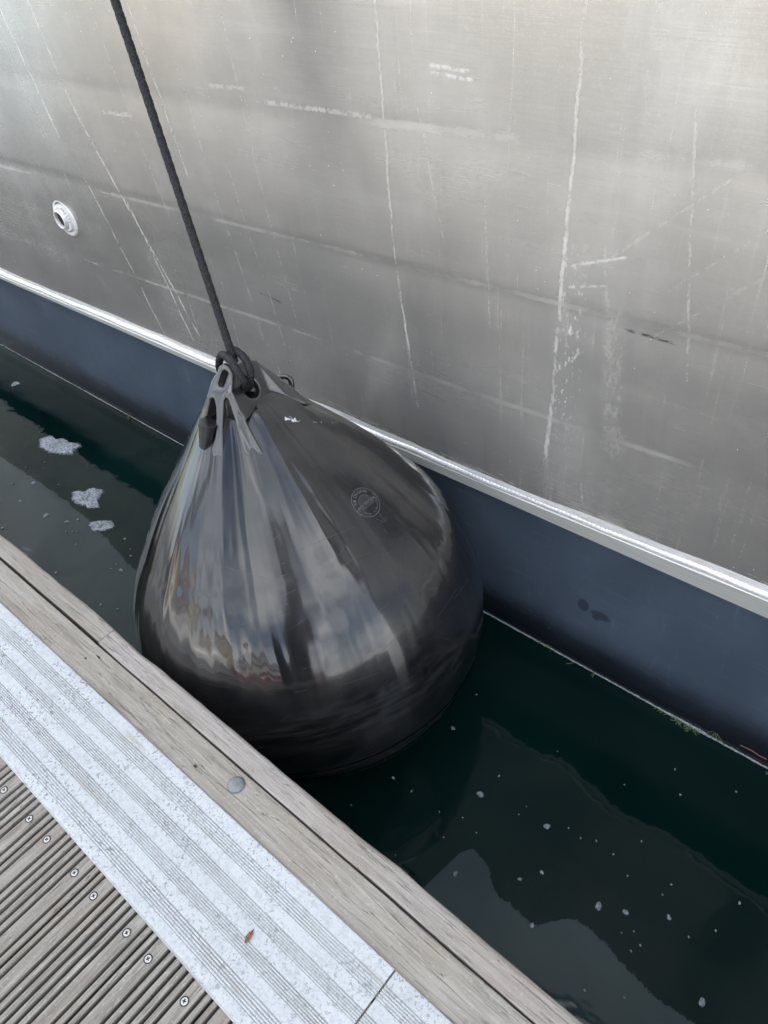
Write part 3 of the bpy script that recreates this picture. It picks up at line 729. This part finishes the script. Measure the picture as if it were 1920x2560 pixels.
# head: union of chunky solids, holes cut through, then blended like a moulding
def solids_to_mesh(name, solids, cuts, mat, voxel=.0022, smooth_it=6):
    dg = bpy.context.evaluated_depsgraph_get
    vv, ff = merge(solids); a = mesh_obj('tmp', vv, ff, mat)
    bm = bmesh.new(); bm.from_mesh(a.data); bmesh.ops.recalc_face_normals(bm, faces=bm.faces); bm.to_mesh(a.data); bm.free()
    tmp = [a]
    md = a.modifiers.new('r', 'REMESH'); md.mode = 'VOXEL'; md.voxel_size = voxel
    sm = a.modifiers.new('s', 'SMOOTH'); sm.factor = .5; sm.iterations = smooth_it
    for cv_, cf_ in cuts:
        c = mesh_obj('tmp', cv_, cf_, mat); tmp.append(c)
        bm = bmesh.new(); bm.from_mesh(c.data); bmesh.ops.recalc_face_normals(bm, faces=bm.faces); bm.to_mesh(c.data); bm.free()
        bo = a.modifiers.new('b', 'BOOLEAN'); bo.operation = 'DIFFERENCE'; bo.object = c; bo.solver = 'EXACT'
    md = a.modifiers.new('r2', 'REMESH'); md.mode = 'VOXEL'; md.voxel_size = voxel
    sm = a.modifiers.new('s2', 'SMOOTH'); sm.factor = .5; sm.iterations = 3
    dp = a.modifiers.new('d', 'DISPLACE'); dp.strength = .0016; dp.mid_level = 0
    me = bpy.data.meshes.new_from_object(a.evaluated_get(dg())); me.name = name
    for t in tmp: bpy.data.objects.remove(t)
    me.materials.clear(); me.materials.append(mat)
    me.polygons.foreach_set('use_smooth', [True]*len(me.polygons))
    return me
HO = .600
def Q(r, a, g): return np.array([r, -g, HO+a])           # right, along, towards the camera side
def capsule(p0, p1, r0_, r1_, seg=14):
    p0, p1 = np.asarray(p0, float), np.asarray(p1, float); d = p1-p0; L = np.linalg.norm(d); d = d/L
    pts = [p0-d*r0_*c for c in (.98, .8, .45)]+[p0, p1]+[p1+d*r1_*c for c in (.45, .8, .98)]
    rad = [r0_*math.sqrt(max(0, 1-c*c)) for c in (.98, .8, .45)]+[r0_, r1_]+[r1_*math.sqrt(1-c*c) for c in (.45, .8, .98)]
    return tube(pts, rad, seg)
def hullmesh(points):
    bm = bmesh.new()
    for p in points: bm.verts.new(p)
    bmesh.ops.convex_hull(bm, input=bm.verts); bm.verts.ensure_lookup_table()
    for v in [v for v in bm.verts if not v.link_faces]: bm.verts.remove(v)
    bm.verts.index_update(); out = [v.co[:] for v in bm.verts], [tuple(v.index for v in f.verts) for f in bm.faces]; bm.free(); return out
def slab(p0, p1, wdir, w0, w1, th0_, th1_):
    """tapered rib from p0 to p1; wdir = width direction"""
    p0, p1 = np.asarray(p0), np.asarray(p1); d = p1-p0; d = d/np.linalg.norm(d); wdir = wdir-d*(wdir@d); wdir = wdir/np.linalg.norm(wdir); nn = np.cross(d, wdir)
    return hullmesh([p0+s*wdir*w0+q*nn*th0_ for s in (-1, 1) for q in (-1, 1)]+[p1+s*wdir*w1+q*nn*th1_ for s in (-1, 1) for q in (-1, 1)])
def az(deg): return np.array([math.sin(math.radians(deg)), -math.cos(math.radians(deg)), 0.0])
ZA = np.array([0, 0, 1.])
sol = []
def plate(poly, inward, scale=1.0):
    """thick plate: outline points (right, along, towards camera), pushed inwards by a vector"""
    P = np.array([Q(*p) for p in poly]); c = P.mean(0); P = c+(P-c)*1.05; iv = np.array([inward[0], -inward[2], inward[1]])
    B = c+(P-c)*scale+iv; n_ = len(P)
    return np.vstack([P, B]), [tuple(range(n_))[::-1], tuple(range(n_, 2*n_))]+[(i, (i+1) % n_, n_+(i+1) % n_, n_+i) for i in range(n_)]
sol.append(tube([Q(.004, -.085, .0), Q(.006, -.04, .010), Q(.012, -.005, .020), Q(.014, .022, .030)], [.060, .036, .032, .022], 20))
LUG = [(-.010, .0402, .0716), (-.0039, .0501, .0665), (.0074, .0538, .0647), (.0175, .0473, .0671), (.0223, .0329, .0736), (.0161, .0164, .0842), (.0124, -.0005, .0945), (-.0018, -.0046, .0976), (-.0342, -.0001, .0886), (-.0429, .0016, .0839), (-.0285, .0244, .0773), (-.0182, .0351, .0736)]
LEFT = [(-.0419, .0056, .0822), (-.0278, .0044, .0882), (-.0414, -.0046, .0881), (-.0505, -.0184, .0902), (-.060, -.0348, .0932), (-.0738, -.0485, .0889), (-.0887, -.0591, .084), (-.0655, -.0225, .0855)]
MID = [(-.0298, .0066, .0864), (-.0024, .0025, .0935), (-.0104, -.0101, .1001), (-.0174, -.0312, .111), (-.0271, -.062, .124), (-.0398, -.1162, .1500), (-.0448, -.1176, .1490), (-.0584, -.1149, .1420), (-.0589, -.097, .135), (-.0433, -.0705, .1250), (-.0328, -.0402, .1122), (-.0283, -.0199, .1022)]
RIGHT = [(.001, .0018, .0939), (.0123, .0033, .0923), (.0148, -.0134, .1014), (.0194, -.0327, .1113), (.0251, -.0538, .1200), (.0345, -.0836, .1375), (.045, -.1117, .1530), (.0500, -.1332, .1560), (.033, -.1372, .1610), (.0155, -.1336, .1620), (.0118, -.1057, .1550), (.008, -.0775, .1365), (.0069, -.0488, .1200), (.005, -.0252, .1091)]
sol += [plate(LUG, (.004, -.004, -.040), .9), plate(LEFT, (.018, -.006, -.020), .85), plate(MID, (.006, -.012, -.024), .85), plate(RIGHT, (-.004, -.012, -.024), .85)]
WN = np.array([.821, .356, .447])
WEB = [(.0191, .0296, .0687), (.0315, .0403, .0373), (.0424, .0389, .0185), (.0576, .0278, -.0006), (.0632, .0151, -.0009), (.0717, -.0332, .022), (.0483, -.0407, .0709), (.0356, -.0503, .1019), (.028, -.0522, .1173), (.0204, -.0316, .1149), (.0137, .0032, .0996)]
sol.append(plate(WEB, tuple(-WN*.062), .92))
FAC = [(.0606, .0232, -.0022), (.0856, -.0108, -.010), (.1153, -.0513, -.010), (.1455, -.1020, -.0130), (.1370, -.0830, .0150), (.1050, -.0560, .0200), (.0722, -.0328, .0225)]
sol.append(plate(FAC, (-.022, -.024, -.030), .8))
# matching ribs on the far side
sol.append(slab(Q(-.01, .0, -.01), Q(-.09, -.11, -.12), np.array([1., 0, 0]), .02, .008, .02, .006))
sol.append(slab(Q(.03, .0, -.02), Q(.06, -.11, -.14), np.array([1., 0, 0]), .02, .008, .02, .006))
cuts = []
def oval(c, d, up, wu, wv, L, seg=24):
    d = d/np.linalg.norm(d); up = up-d*(up@d); up = up/np.linalg.norm(up); sd = np.cross(d, up); vs = []
    for e in (-.5, .5):
        for t in np.linspace(0, 2*np.pi, seg, endpoint=False):
            cx, cy = math.cos(t), math.sin(t); k = (wu-wv)*(1 if cy > 0 else -1)
            vs.append(c+d*L*e+up*(cy*wv+k)+sd*cx*wv)
    fs = [(j, (j+1) % seg, seg+(j+1) % seg, seg+j) for j in range(seg)]+[tuple(range(seg))[::-1], tuple(range(seg, 2*seg))]
    return vs, fs
cuts.append(oval(Q(-.0005, .0275, .073), np.array([0, -.87, .49]), Q(.019, .0275, -.015)-Q(0, 0, 0), .0185, .0088, .062))
HD = np.array([WN[0], -WN[2], WN[1]])
cuts.append(oval(Q(.0423, -.0085, .0564), HD, ZA, .0255, .0253, .20, 32))
head_me = solids_to_mesh('moulded_head', sol, cuts, RUBBER, .0018, 3)
head = link(bpy.data.objects.new('moulded_head', head_me), fender)
# rear lug: a small eye standing off the far side
P = []
for t in np.linspace(0, 2*np.pi, 28, endpoint=False):
    P.append(Q(.090, -.053, -.060)+az(100)*math.cos(t)*.0165+ZA*math.sin(t)*.0185)
P.append(P[0]); P.append(P[1])
mesh_obj('rear_eye', *merge([tube(P, .0066, 12, False), capsule(Q(.06, -.06, -.05), Q(.095, -.085, -.055), .016, .014)]), RUBBER, fender, True)
# moulded plug (valve boss)
p0, p1 = Q(-.0757, -.0865, .110), Q(-.0520, -.0418, .116)
d = (p1-p0)/np.linalg.norm(p1-p0)
mesh_obj('valve_plug', *tube([p0-d*.01, p0, p0+(p1-p0)*.5, p1-d*.002, p1-d*.0004, p1, p1-d*.0002, p1-d*.0015], [.0115, .0125, .0160, .0188, .0195, .0188, .0165, .0155], 36), RUBBER, fender, False)

# print and scratches lie on the body surface
bvh = BVHTree.FromPolygons([Vector(v) for v in vs], fs)
def onto(origin, e1, e2, pts2, off=.0003):
    nrm = np.cross(e1, e2); out = []
    for u, v in pts2:
        p = np.asarray(origin)+e1*u+e2*v
        loc, n_, i_, d_ = bvh.ray_cast(Vector(p+nrm*.15), Vector(-nrm))
        if loc is None: loc, n_, i_, d_ = bvh.find_nearest(Vector(p))
        out.append(np.array(loc+n_*off))
    return out
def surf_frame(local, roll):
    loc, n_, i_, d_ = bvh.find_nearest(Vector(local)); n_ = np.array(n_)
    up = ZA-n_*(ZA@n_); up /= np.linalg.norm(up); rt = np.cross(up, n_)
    c, s = math.cos(roll), math.sin(roll)
    return np.array(loc), rt*c+up*s, up*c-rt*s
def flat(loops2):
    vs2, fs2 = [], []
    for lp in loops2:
        o = len(vs2); vs2 += lp; fs2.append(tuple(range(o, o+len(lp))))
    return vs2, fs2
def ribbon(pts, w):
    pts = np.asarray(pts, float); t = np.gradient(pts, axis=0); t /= np.linalg.norm(t, axis=1)[:, None]; nn = np.stack([-t[:, 1], t[:, 0]], 1); w = np.broadcast_to(w, (len(pts),))
    v = np.vstack([pts+nn*w[:, None]/2, pts-nn*w[:, None]/2]); n_ = len(pts)
    return [tuple(q) for q in v], [(i, i+1, n_+i+1, n_+i) for i in range(n_-1)]
def text2d(s, size):
    cu = bpy.data.curves.new('t', 'FONT'); cu.body = s; cu.size = size; cu.align_x = 'CENTER'; cu.align_y = 'CENTER'; cu.resolution_u = 3
    o = bpy.data.objects.new('t', cu); COL.objects.link(o)
    me = bpy.data.meshes.new_from_object(o.evaluated_get(bpy.context.evaluated_depsgraph_get()))
    v = [(q.co.x, q.co.y) for q in me.vertices]; f = [tuple(p.vertices) for p in me.polygons]
    bpy.data.objects.remove(o); bpy.data.meshes.remove(me); return v, f
def arc_text(s, size, R, mid, span, inward=False):
    parts = []; n_ = len(s)
    for i, ch in enumerate(s):
        if ch == ' ': continue
        a = mid+(span/2-span*i/(n_-1))*(1 if not inward else -1)
        v, f = text2d(ch, size); rot = a-math.pi/2 if not inward else a+math.pi/2
        c, q = math.cos(rot), math.sin(rot)
        parts.append(([(R*math.cos(a)+x*c-y*q, R*math.sin(a)+x*q+y*c) for x, y in v], f))
    return parts
def circle2(R, a0=0, a1=2*math.pi, n_=60): return [(R*math.cos(t), R*math.sin(t)) for t in np.linspace(a0, a1, n_)]
LO, E1, E2 = surf_frame(Q(.2274, -.272, .1798), 0.02)
def emblem(parts, name, mat, off=.0003):
    v, f = [], []
    for pv, pf in parts:
        o = len(v); v += list(pv); f += [tuple(i+o for i in q) for q in pf]
    return mesh_obj(name, onto(LO, E1, E2, v, off), f, mat, fender)
RL = .0335
em = [ribbon(circle2(RL), .0011), ribbon(circle2(RL*.52, -.25, math.pi+.35, 40), .0008)]
em += arc_text('THE ORIGINAL', .0102, RL*.77, math.pi*.56, math.radians(118))
em += arc_text('Made in Norway', .0066, RL*.80, -math.pi*.45, math.radians(112), True)
# banner: outline only, folded ends, lettering inside
bw, bh = RL*.80, .0060
def ln(*p): return ribbon(np.vstack([np.linspace(p[i], p[i+1], 6) for i in range(len(p)-1)]) + 1e-9*np.arange(6*(len(p)-1))[:, None], .0007)
em += [ln((-bw, -bh-.004), (bw, -bh-.004)), ln((-bw, bh-.006), (bw, bh-.006)), ln((-bw, -bh-.004), (-bw, bh-.006)), ln((bw, -bh-.004), (bw, bh-.006)),
       ln((-bw, bh-.009), (-bw-.008, bh-.009), (-bw-.004, -.001-bh*.5), (-bw-.008, -bh-.008), (-bw+.010, -bh-.008)), ln((bw, bh-.002), (bw+.006, bh-.002), (bw+.003, 0), (bw+.006, -bh), (bw, -bh))]
tv, tf = text2d('POLYFORM', .0106); em += [([(x, y-.0045) for x, y in tv], tf)]
em += [ribbon(circle2(.0026, n_=16)+np.array([RL*.62, RL*.55]) if False else [(RL*.60+.0022*math.cos(t), RL*.52+.0022*math.sin(t)) for t in np.linspace(0, 2*math.pi, 14)], .0005)]
emblem(em, 'printed_emblem', PRINT)
# shaded disc inside the emblem
dv = [(0, 0)]+circle2(RL*.50, 0.02, math.pi-.02, 30); emblem([(dv, [(0, i, i+1) for i in range(1, 30)])], 'emblem_disc', mat_simple('faint_print', (.036, .037, .040), .4, 0, 300, .5), .00025)
# hand-scratched size mark
LO2, F1, F2 = surf_frame(Q(.2552, -.3108, .1968), 0.22)
def hand(parts, name, mat, o=LO2, e1=F1, e2=F2, off=.0004):
    v, f = [], []
    for pts, w in parts:
        pv, pf = ribbon(catmull(pts, 6), w); k = len(v); v += pv; f += [tuple(i+k for i in q) for q in pf]
    return mesh_obj(name, onto(o, e1, e2, v, off), f, mat, fender)
hand([([(-.014, -.010), (-.009, .012)], .0009), ([(-.009, .012), (-.0085, .011), (-.001, -.009)], .0009), ([(-.0125, -.002), (-.004, -.001)], .0008),
      ([(.009, .013), (.004, .006), (.002, -.003), (.006, -.008), (.0105, -.005), (.008, -.0005), (.003, -.002)], .0009), ([(-.020, -.026), (-.016, -.014)], .0008)], 'scratched_mark', SCRATCH)
# long scratches and a white paint fleck
rg = np.random.default_rng(11); parts = []
for i in range(70):
    aa = rg.uniform(-70, 75); t = rg.uniform(-.12, .36)
    rho = math.sqrt(R0**2-t*t) if t < t0 else (LA-t)*r0/(LA-t0)
    o, e1, e2 = surf_frame(az(aa)*rho+ZA*t, 0)
    L = rg.uniform(.02, .11); th = rg.normal(.25, .45); bend = rg.normal(0, .0025)
    pts = [(-L/2*math.cos(th), -L/2*math.sin(th)), (bend*math.sin(th), bend), (L/2*math.cos(th), L/2*math.sin(th))]
    c = catmull(pts, 6); w = np.full(len(c), rg.uniform(.0002, .00045)); w[0] = w[-1] = .0001
    pv, pf = ribbon(c, w); parts.append((onto(o, e1, e2, pv, .0003), pf))
mesh_obj('scuff_scratches', *merge(parts), SCRATCH, fender)['kind'] = 'stuff'
o, e1, e2 = surf_frame(Q(.1111, -.0903, .0802), .0); parts = []
for i in range(46):
    cx, cy = rg.normal(0, .0062), rg.normal(0, .0030); cy -= cx*.55
    a = rg.uniform(0, 6.28); r_ = rg.uniform(.0006, .0028); n_ = 6
    v = [(cx+r_*rg.uniform(.5, 1.3)*math.cos(a+6.28*k/n_), cy+r_*rg.uniform(.5, 1.3)*math.sin(a+6.28*k/n_)) for k in range(n_)]
    parts.append((onto(o, e1, e2, v, .0005), [tuple(range(n_))]))
for i in range(9):
    cx, cy = .062+rg.uniform(-.02, .055), -.035+rg.uniform(-.004, .004); cy -= (cx-.05)*.35
    v = [(cx+.0022*math.cos(6.28*k/5)*rg.uniform(.3, 1), cy+.0010*math.sin(6.28*k/5)*rg.uniform(.5, 1.2)) for k in range(5)]
    parts.append((onto(o, e1, e2, v, .0005), [tuple(range(5))]))
mesh_obj('paint_fleck', *merge(parts), PAINTW, fender)['kind'] = 'stuff'

# ------------------------------------------------------------------ rope
def LW(p): return np.array(FM @ Vector(p))
K = LW(Q(.0253, .0612, .045))
RR = .0080
ptop = np.array([-1.4772, .925, 1.0573]); dirn = (ptop-K)/np.linalg.norm(ptop-K)
main = [K+dirn*s+np.array([.003, 0, 0])*math.sin(math.pi*min(1, max(0, s/1.75))) for s in np.linspace(-.012, 1.75, 60)]
rope_parts = [braid(main, RR)]
# hitch: one part comes round the back of the lug and over the front, the other drops straight into the eye
A1 = [Q(.028, -.008, .02), Q(-.02, .004, -.022), Q(-.0245, .030, -.004), Q(-.010, .056, .020), Q(.006, .070, .045), Q(.0273, .0620, .076), Q(.0385, .0425, .096), Q(.0450, .0190, .097), Q(.0390, .000, .074), Q(.026, -.010, .040)]
A2 = [Q(.0195, .0730, .026), Q(.0375, .0690, .043), Q(.0560, .0550, .071), Q(.0610, .0325, .086), Q(.0520, .0105, .082), Q(.0400, -.006, .060), Q(.026, -.014, .034)]
for A in (A1, A2): rope_parts.append(braid([LW(p) for p in catmull(A, 10)], RR*.97))
rv, rf = merge(rope_parts)
rope = mesh_obj('rope', rv, rf, ROPE, smooth=True)
tag(rope, 'black braided rope running down the hull and hitched through the fender eye', 'rope')

# ------------------------------------------------------------------ foam and flecks on the water
def foam_mesh(outline, h=.006, seed=0, M_=72, K_=9):
    rg = np.random.default_rng(seed); c = np.mean(outline, 0); P = catmull(list(outline)+[outline[0]], 8)
    an = np.arctan2(P[:, 1]-c[1], P[:, 0]-c[0]); ra = np.hypot(P[:, 0]-c[0], P[:, 1]-c[1]); o = np.argsort(an)
    t = np.linspace(-np.pi, np.pi, M_, endpoint=False); rr = np.interp(t, an[o], ra[o], period=2*np.pi)
    rr = rr*(1+rg.normal(0, .020, M_)+.05*np.sin(t*9+seed)*np.sin(t*4+1)); vs = [(0, 0, h)]
    for k in range(1, K_+1):
        q = k/K_
        for a, r in zip(t, rr): vs.append((r*q*math.cos(a), r*q*math.sin(a), h*(1-q**5)+(rg.uniform(-.0014, .0014) if k < K_ else -.001)))
    fs = [(0, 1+j, 1+(j+1) % M_) for j in range(M_)]+[(1+(k-1)*M_+j, 1+k*M_+j, 1+k*M_+(j+1) % M_, 1+(k-1)*M_+(j+1) % M_) for k in range(1, K_) for j in range(M_)]
    return vs, fs, c
def foam_uv(me, M_, K_):
    uv = me.uv_layers.new(name='UVMap'); vi = np.empty(len(me.loops), int); me.loops.foreach_get('vertex_index', vi)
    q = np.where(vi == 0, 0, ((vi-1)//M_+1)/K_); uv.data.foreach_set('uv', np.stack([q, q*0], 1).ravel())
FO = [([(-2.763, .82), (-2.792, .845), (-2.783, .877), (-2.762, .888), (-2.732, .884), (-2.7, .908), (-2.639, .906), (-2.616, .929), (-2.595, .925), (-2.587, .89), (-2.582, .86), (-2.618, .836), (-2.676, .813), (-2.728, .81)], 'large lumpy patch of grey foam, farthest along the gap towards the hull'),
      ([(-2.363, .721), (-2.381, .739), (-2.37, .76), (-2.349, .766), (-2.341, .796), (-2.313, .815), (-2.279, .814), (-2.257, .777), (-2.225, .757), (-2.217, .744), (-2.248, .722), (-2.298, .711), (-2.336, .707)], 'heart shaped patch of grey foam, middle one left of the fender'),
      ([(-2.171, .668), (-2.178, .685), (-2.158, .711), (-2.117, .739), (-2.101, .731), (-2.083, .726), (-2.087, .706), (-2.104, .681), (-2.133, .664)], 'fish shaped patch of grey foam, nearest of the patches to the fender'),
      ([(-3.266, .982), (-3.278, 1.001), (-3.268, 1.018), (-3.247, 1.018), (-3.244, 1.0), (-3.251, .979)], 'small leaf shaped patch of pale foam close under the blue hull band')]
for i, (ol, lab) in enumerate(FO):
    v, f, c = foam_mesh(ol, seed=20+i); o = mesh_obj('foam_patch', v, f, FOAM, smooth=True); foam_uv(o.data, 72, 9); o.location = (c[0], c[1], ZW+.0005)
    tag(o, lab, 'foam patch', 'foam patches on the water')
FL = [(-0.683, 0.935, 1), (-0.672, 0.815, 2), (-0.707, 0.613, 1.5), (-0.503, 0.779, 1.2), (-0.512, 0.711, 3.2), (-0.344, 0.744, 2.6), (-0.649, 0.615, 1), (-0.511, 0.638, 0.8), (-0.518, 0.573, 0.8), (-0.563, 0.615, 0.7), (-0.464, 0.629, 0.7), (-0.407, 0.754, 0.8), (-0.411, 0.727, 0.8), (-0.269, 0.768, 1), (-0.303, 0.771, 0.8), (-0.193, 0.781, 0.9), (-0.446, 0.524, 2.2), (-0.327, 0.604, 1.7), (-0.297, 0.647, 1.6), (-0.164, 0.662, 3.2), (-0.114, 0.687, 2.4), (-0.254, 0.54, 1.9), (-0.038, 0.735, 1.9), (0.01, 0.725, 1), (-0.146, 0.758, 0.9), (-0.064, 0.8, 0.9), (-0.069, 0.769, 0.8), (-0.177, 1.055, 1), (-0.139, 1.003, 1), (-0.041, 1.089, 0.8), (0.064, 0.854, 1.2), (-0.082, 0.664, 0.9), (-0.069, 0.626, 0.9), (-0.059, 0.648, 0.9), (-0.101, 0.645, 0.8), (0.082, 0.63, 3), (-0.106, 0.503, 1.2), (-0.039, 0.542, 0.9), (0.048, 0.771, 1), (-0.158, 0.846, 1), (-0.253, 0.945, 0.7), (-0.425, 0.923, 0.6), (-0.238, 0.784, 0.8), (-0.743, 0.495, 0.9), (-0.579, 0.471, 0.7), (-2.555, 0.679, 2.3), (-2.5, 0.592, 2), (-2.35, 0.609, 2.8), (-2.253, 0.634, 2), (-2.122, 0.59, 1.2), (-2.064, 0.474, 1.6), (-1.89, 0.614, 2), (-2.423, 0.475, 2), (-2.003, 0.711, 1.2), (-1.917, 0.674, 1), (-1.945, 0.692, 0.9), (-2.622, 0.625, 1.1), (-2.463, 0.73, 0.7), (-2.189, 0.618, 0.9), (-2.174, 0.629, 0.9), (-2.208, 0.605, 0.9), (-1.816, 0.485, 1.3), (-1.756, 0.508, 1.1), (-2.229, 0.667, 1.3), (-1.922, 0.598, 0.8), (-1.925, 0.621, 0.8), (-2.632, 0.773, 0.6), (-2.599, 0.751, 0.6), (-2.668, 0.711, 0.7)]
protos = []
for k in range(4):
    a = np.linspace(0, 2*np.pi, 9, endpoint=False); rg = np.random.default_rng(60+k)
    v, f, c = foam_mesh([(math.cos(t)*q, math.sin(t)*q*.72) for t, q in zip(a, rg.uniform(.75, 1.2, 9))], .55, 80+k, 20, 4)
    me = bpy.data.meshes.new('foam_fleck'); me.from_pydata(v, [], f); me.materials.append(FLECK); me.polygons.foreach_set('use_smooth', [True]*len(me.polygons)); foam_uv(me, 20, 4); protos.append(me)
OWN = {(-.512, .711): 'round foam fleck near the fender, the largest one close to its lower right edge', (-.344, .744): 'pale foam fleck floating alone midway between the fender and the lower right corner',
       (-.164, .662): 'larger oval foam fleck at lower right, left one of a close pair', (-.114, .687): 'smaller oval foam fleck at lower right, right one of a close pair',
       (.082, .63): 'large foam fleck near the bottom right corner of the picture', (-.446, .524): 'foam fleck on the pointed tip of the grey sheen beside the pontoon',
       (-.672, .815): 'elongated foam fleck just right of the fender belly', (-2.35, .609): 'largest foam fleck on the grey sheen left of the fender',
       (-2.555, .679): 'foam fleck on the ragged edge of the grey sheen below the farthest foam patch', (-2.253, .634): 'rounded foam fleck just left of the fish shaped foam patch'}
for i, (x, y, s) in enumerate(FL):
    o = link(bpy.data.objects.new('foam_fleck', protos[i % 4])); sz = .0034*s if x > -1.2 else .0050*s
    o.location = (x, y, ZW+.0004); o.scale = (sz, sz, .006); o.rotation_euler = (0, 0, RNG.uniform(0, 6.28))
    if (x, y) in OWN: tag(o, OWN[(x, y)], 'foam fleck', 'foam flecks right of the fender' if x > -1.2 else 'foam flecks left of the fender')
    elif x > -1.2: tag(o, 'small pale foam fleck floating on the dark water right of the fender', 'foam fleck', 'foam flecks right of the fender')
    else: tag(o, 'small pale foam fleck floating on the water left of the fender', 'foam fleck', 'foam flecks left of the fender')
# twig on the wet edge of the hull
tw = mesh_obj('twig', *tube(catmull([(-.045, 0, 0), (-.02, .001, .002), (.0, 0, .001), (.018, -.001, .004)], 5), .0013, 6), TWIG, smooth=True)
tw.location = (-.035, 1.170+YAW*-.035+.022, ZW+.030)
tag(tw, 'thin orange twig stuck to the wet hull just above the waterline', 'twig')

# ------------------------------------------------------------------ what the fender mirrors: the harbour behind the pontoon
def win_building(name, x0, x1, y, h, col, label, storeys, cols):
    e = empty(name, ((x0+x1)/2, y, ZW)); tag(e, label, 'building')
    wallm = mat_simple('rendered_wall', col, .85, 0, 2, .12); rfm = mat_simple('roof_tile', (.16, .10, .08), .8, 0, 3, .2); gl = mat_simple('window_glass', (.16, .17, .18), .25)
    w = mesh_obj('wall', *prism([(y-8, ZW), (y, ZW), (y, h), (y-8, h)], x0, x1), wallm)
    rf = mesh_obj('roof', *prism([(y-8.4, h+.01), (y+.4, h+.01), (y-4, h+2.4)], x0-.3, x1+.3), rfm)
    obs = [w, rf]
    sx = (x1-x0)/cols; sz = (h-1)/storeys
    for i in range(cols):
        for j in range(storeys):
            cx = x0+sx*(i+.5); cz = 1.3+sz*(j+.35)
            obs.append(mesh_obj('window', *prism([(y-.1, cz-.6), (y+.03, cz-.6), (y+.03, cz+.7), (y-.1, cz+.7)], cx-.5, cx+.5), gl))
    for o in obs: o.parent = e; o.matrix_parent_inverse = e.matrix_basis.inverted()
QUAY = mat_simple('quay_concrete', (.32, .31, .29), .9, 0, 2, .2)
q = mesh_obj('quay', *prism([(-60, ZW-1), (-30, ZW-1), (-30, .9), (-60, .9)], -120, 120), QUAY); tag(q, kind='structure')
win_building('harbour_house', -62, -46, -36, 12.5, (.72, .62, .46), 'cream six storey block on the far quay, mirrored in the fender', 6, 6)
win_building('harbour_house', -43, -35, -36, 11.0, (.33, .22, .17), 'red brick house on the far quay, mirrored in the fender', 4, 3)
win_building('harbour_house', -32, -20, -36, 17.0, (.72, .63, .49), 'tall pale block on the far quay, mirrored in the fender', 7, 5)
win_building('harbour_house', -14, 1, -36, 11.0, (.48, .40, .30), 'ochre house on the far quay, mirrored in the fender', 3, 6)
win_building('harbour_house', 5, 24, -36, 8.5, (.55, .53, .49), 'long low white building on the far quay, mirrored in the fender', 2, 8)
COLUMN = mat_simple('dark_column', (.045, .047, .05), .6, 0, 12, .3)
def column(x, y, r, h, label):  # unseen upright added only for the dark bands it gives the reflections
    o = mesh_obj('added_column', *tube([(x, y, -2), (x, y, h-.25), (x, y, h-.12), (x, y, h)], [r, r, r*.8, .02], 28), COLUMN, smooth=True)
    tag(o, label, 'added column')
column(.46, -1.25, .27, 6.0, 'dark column standing in for the person at the camera, mirrored as the widest dark band in the fender')
column(-2.66, -.50, .085, 3.2, 'thin dark column added to mirror as a narrow dark band on the left of the fender')
def yacht(x, y, L, label, hullc, mast):
    e = empty('sailing_yacht', (x, y, ZW)); tag(e, label, 'yacht')
    hm = mat_simple('yacht_gelcoat', hullc, .25, 0, 3, .08); wm = mat_simple('yacht_mast_metal', (.6, .6, .6), .35, .6); gm = mat_simple('yacht_window', (.02, .02, .025), .1)
    N = 24; vs = []
    for i in range(N):
        u = i/(N-1); b = 1.55*math.sin(math.pi*min(1, .12+u*.88))**.7*(1 if u < .97 else .3)
        fb = .95+.35*u
        for yy, zz in ((0, -.4), (.75*b, -.05), (b*.97, .35), (b, fb), (0, fb+.08)): vs.append((-L/2+L*u, yy, zz))
        for yy, zz in ((0, fb+.08), (-b, fb), (-b*.97, .35), (-.75*b, -.05), (0, -.4)): vs.append((-L/2+L*u, yy, zz))
    fs = [(i*10+j, (i+1)*10+j, (i+1)*10+j+1, i*10+j+1) for i in range(N-1) for j in range(9)]
    mesh_obj('hull', vs, fs, hm, e, True)
    bm_obj('cabin', box_bm(-L*.16, L*.2, -.8, .8, 1.05, 1.55, .12, 3), hm, e)
    for s in (-1, 1): bm_obj('window', box_bm(-L*.1, L*.14, s*.80-.01, s*.80+.01, 1.2, 1.4), gm, e)
    mesh_obj('mast', *tube([(L*.06, 0, 1.0), (L*.06, 0, mast)], [.085, .06], 12), wm, e, True)
    mesh_obj('boom', *tube([(L*.06, 0, 2.1), (-L*.34, 0, 2.0)], .07, 10), wm, e, True)
    mesh_obj('furled_sail', *tube([(L*.05, 0, 2.25), (-L*.1, 0, 2.3), (-L*.32, 0, 2.15)], [.16, .18, .10], 12), mat_simple('sail_cover', (.02, .03, .06), .8), e, True)
yacht(-6.2, -7.0, 9.5, 'white sailing yacht with blue sail cover moored across the fairway, mirrored in the fender', (.75, .76, .77), 12.5)
yacht(3.8, -8.6, 10.5, 'dark red sailing yacht moored across the fairway, mirrored in the fender', (.16, .03, .03), 13.5)
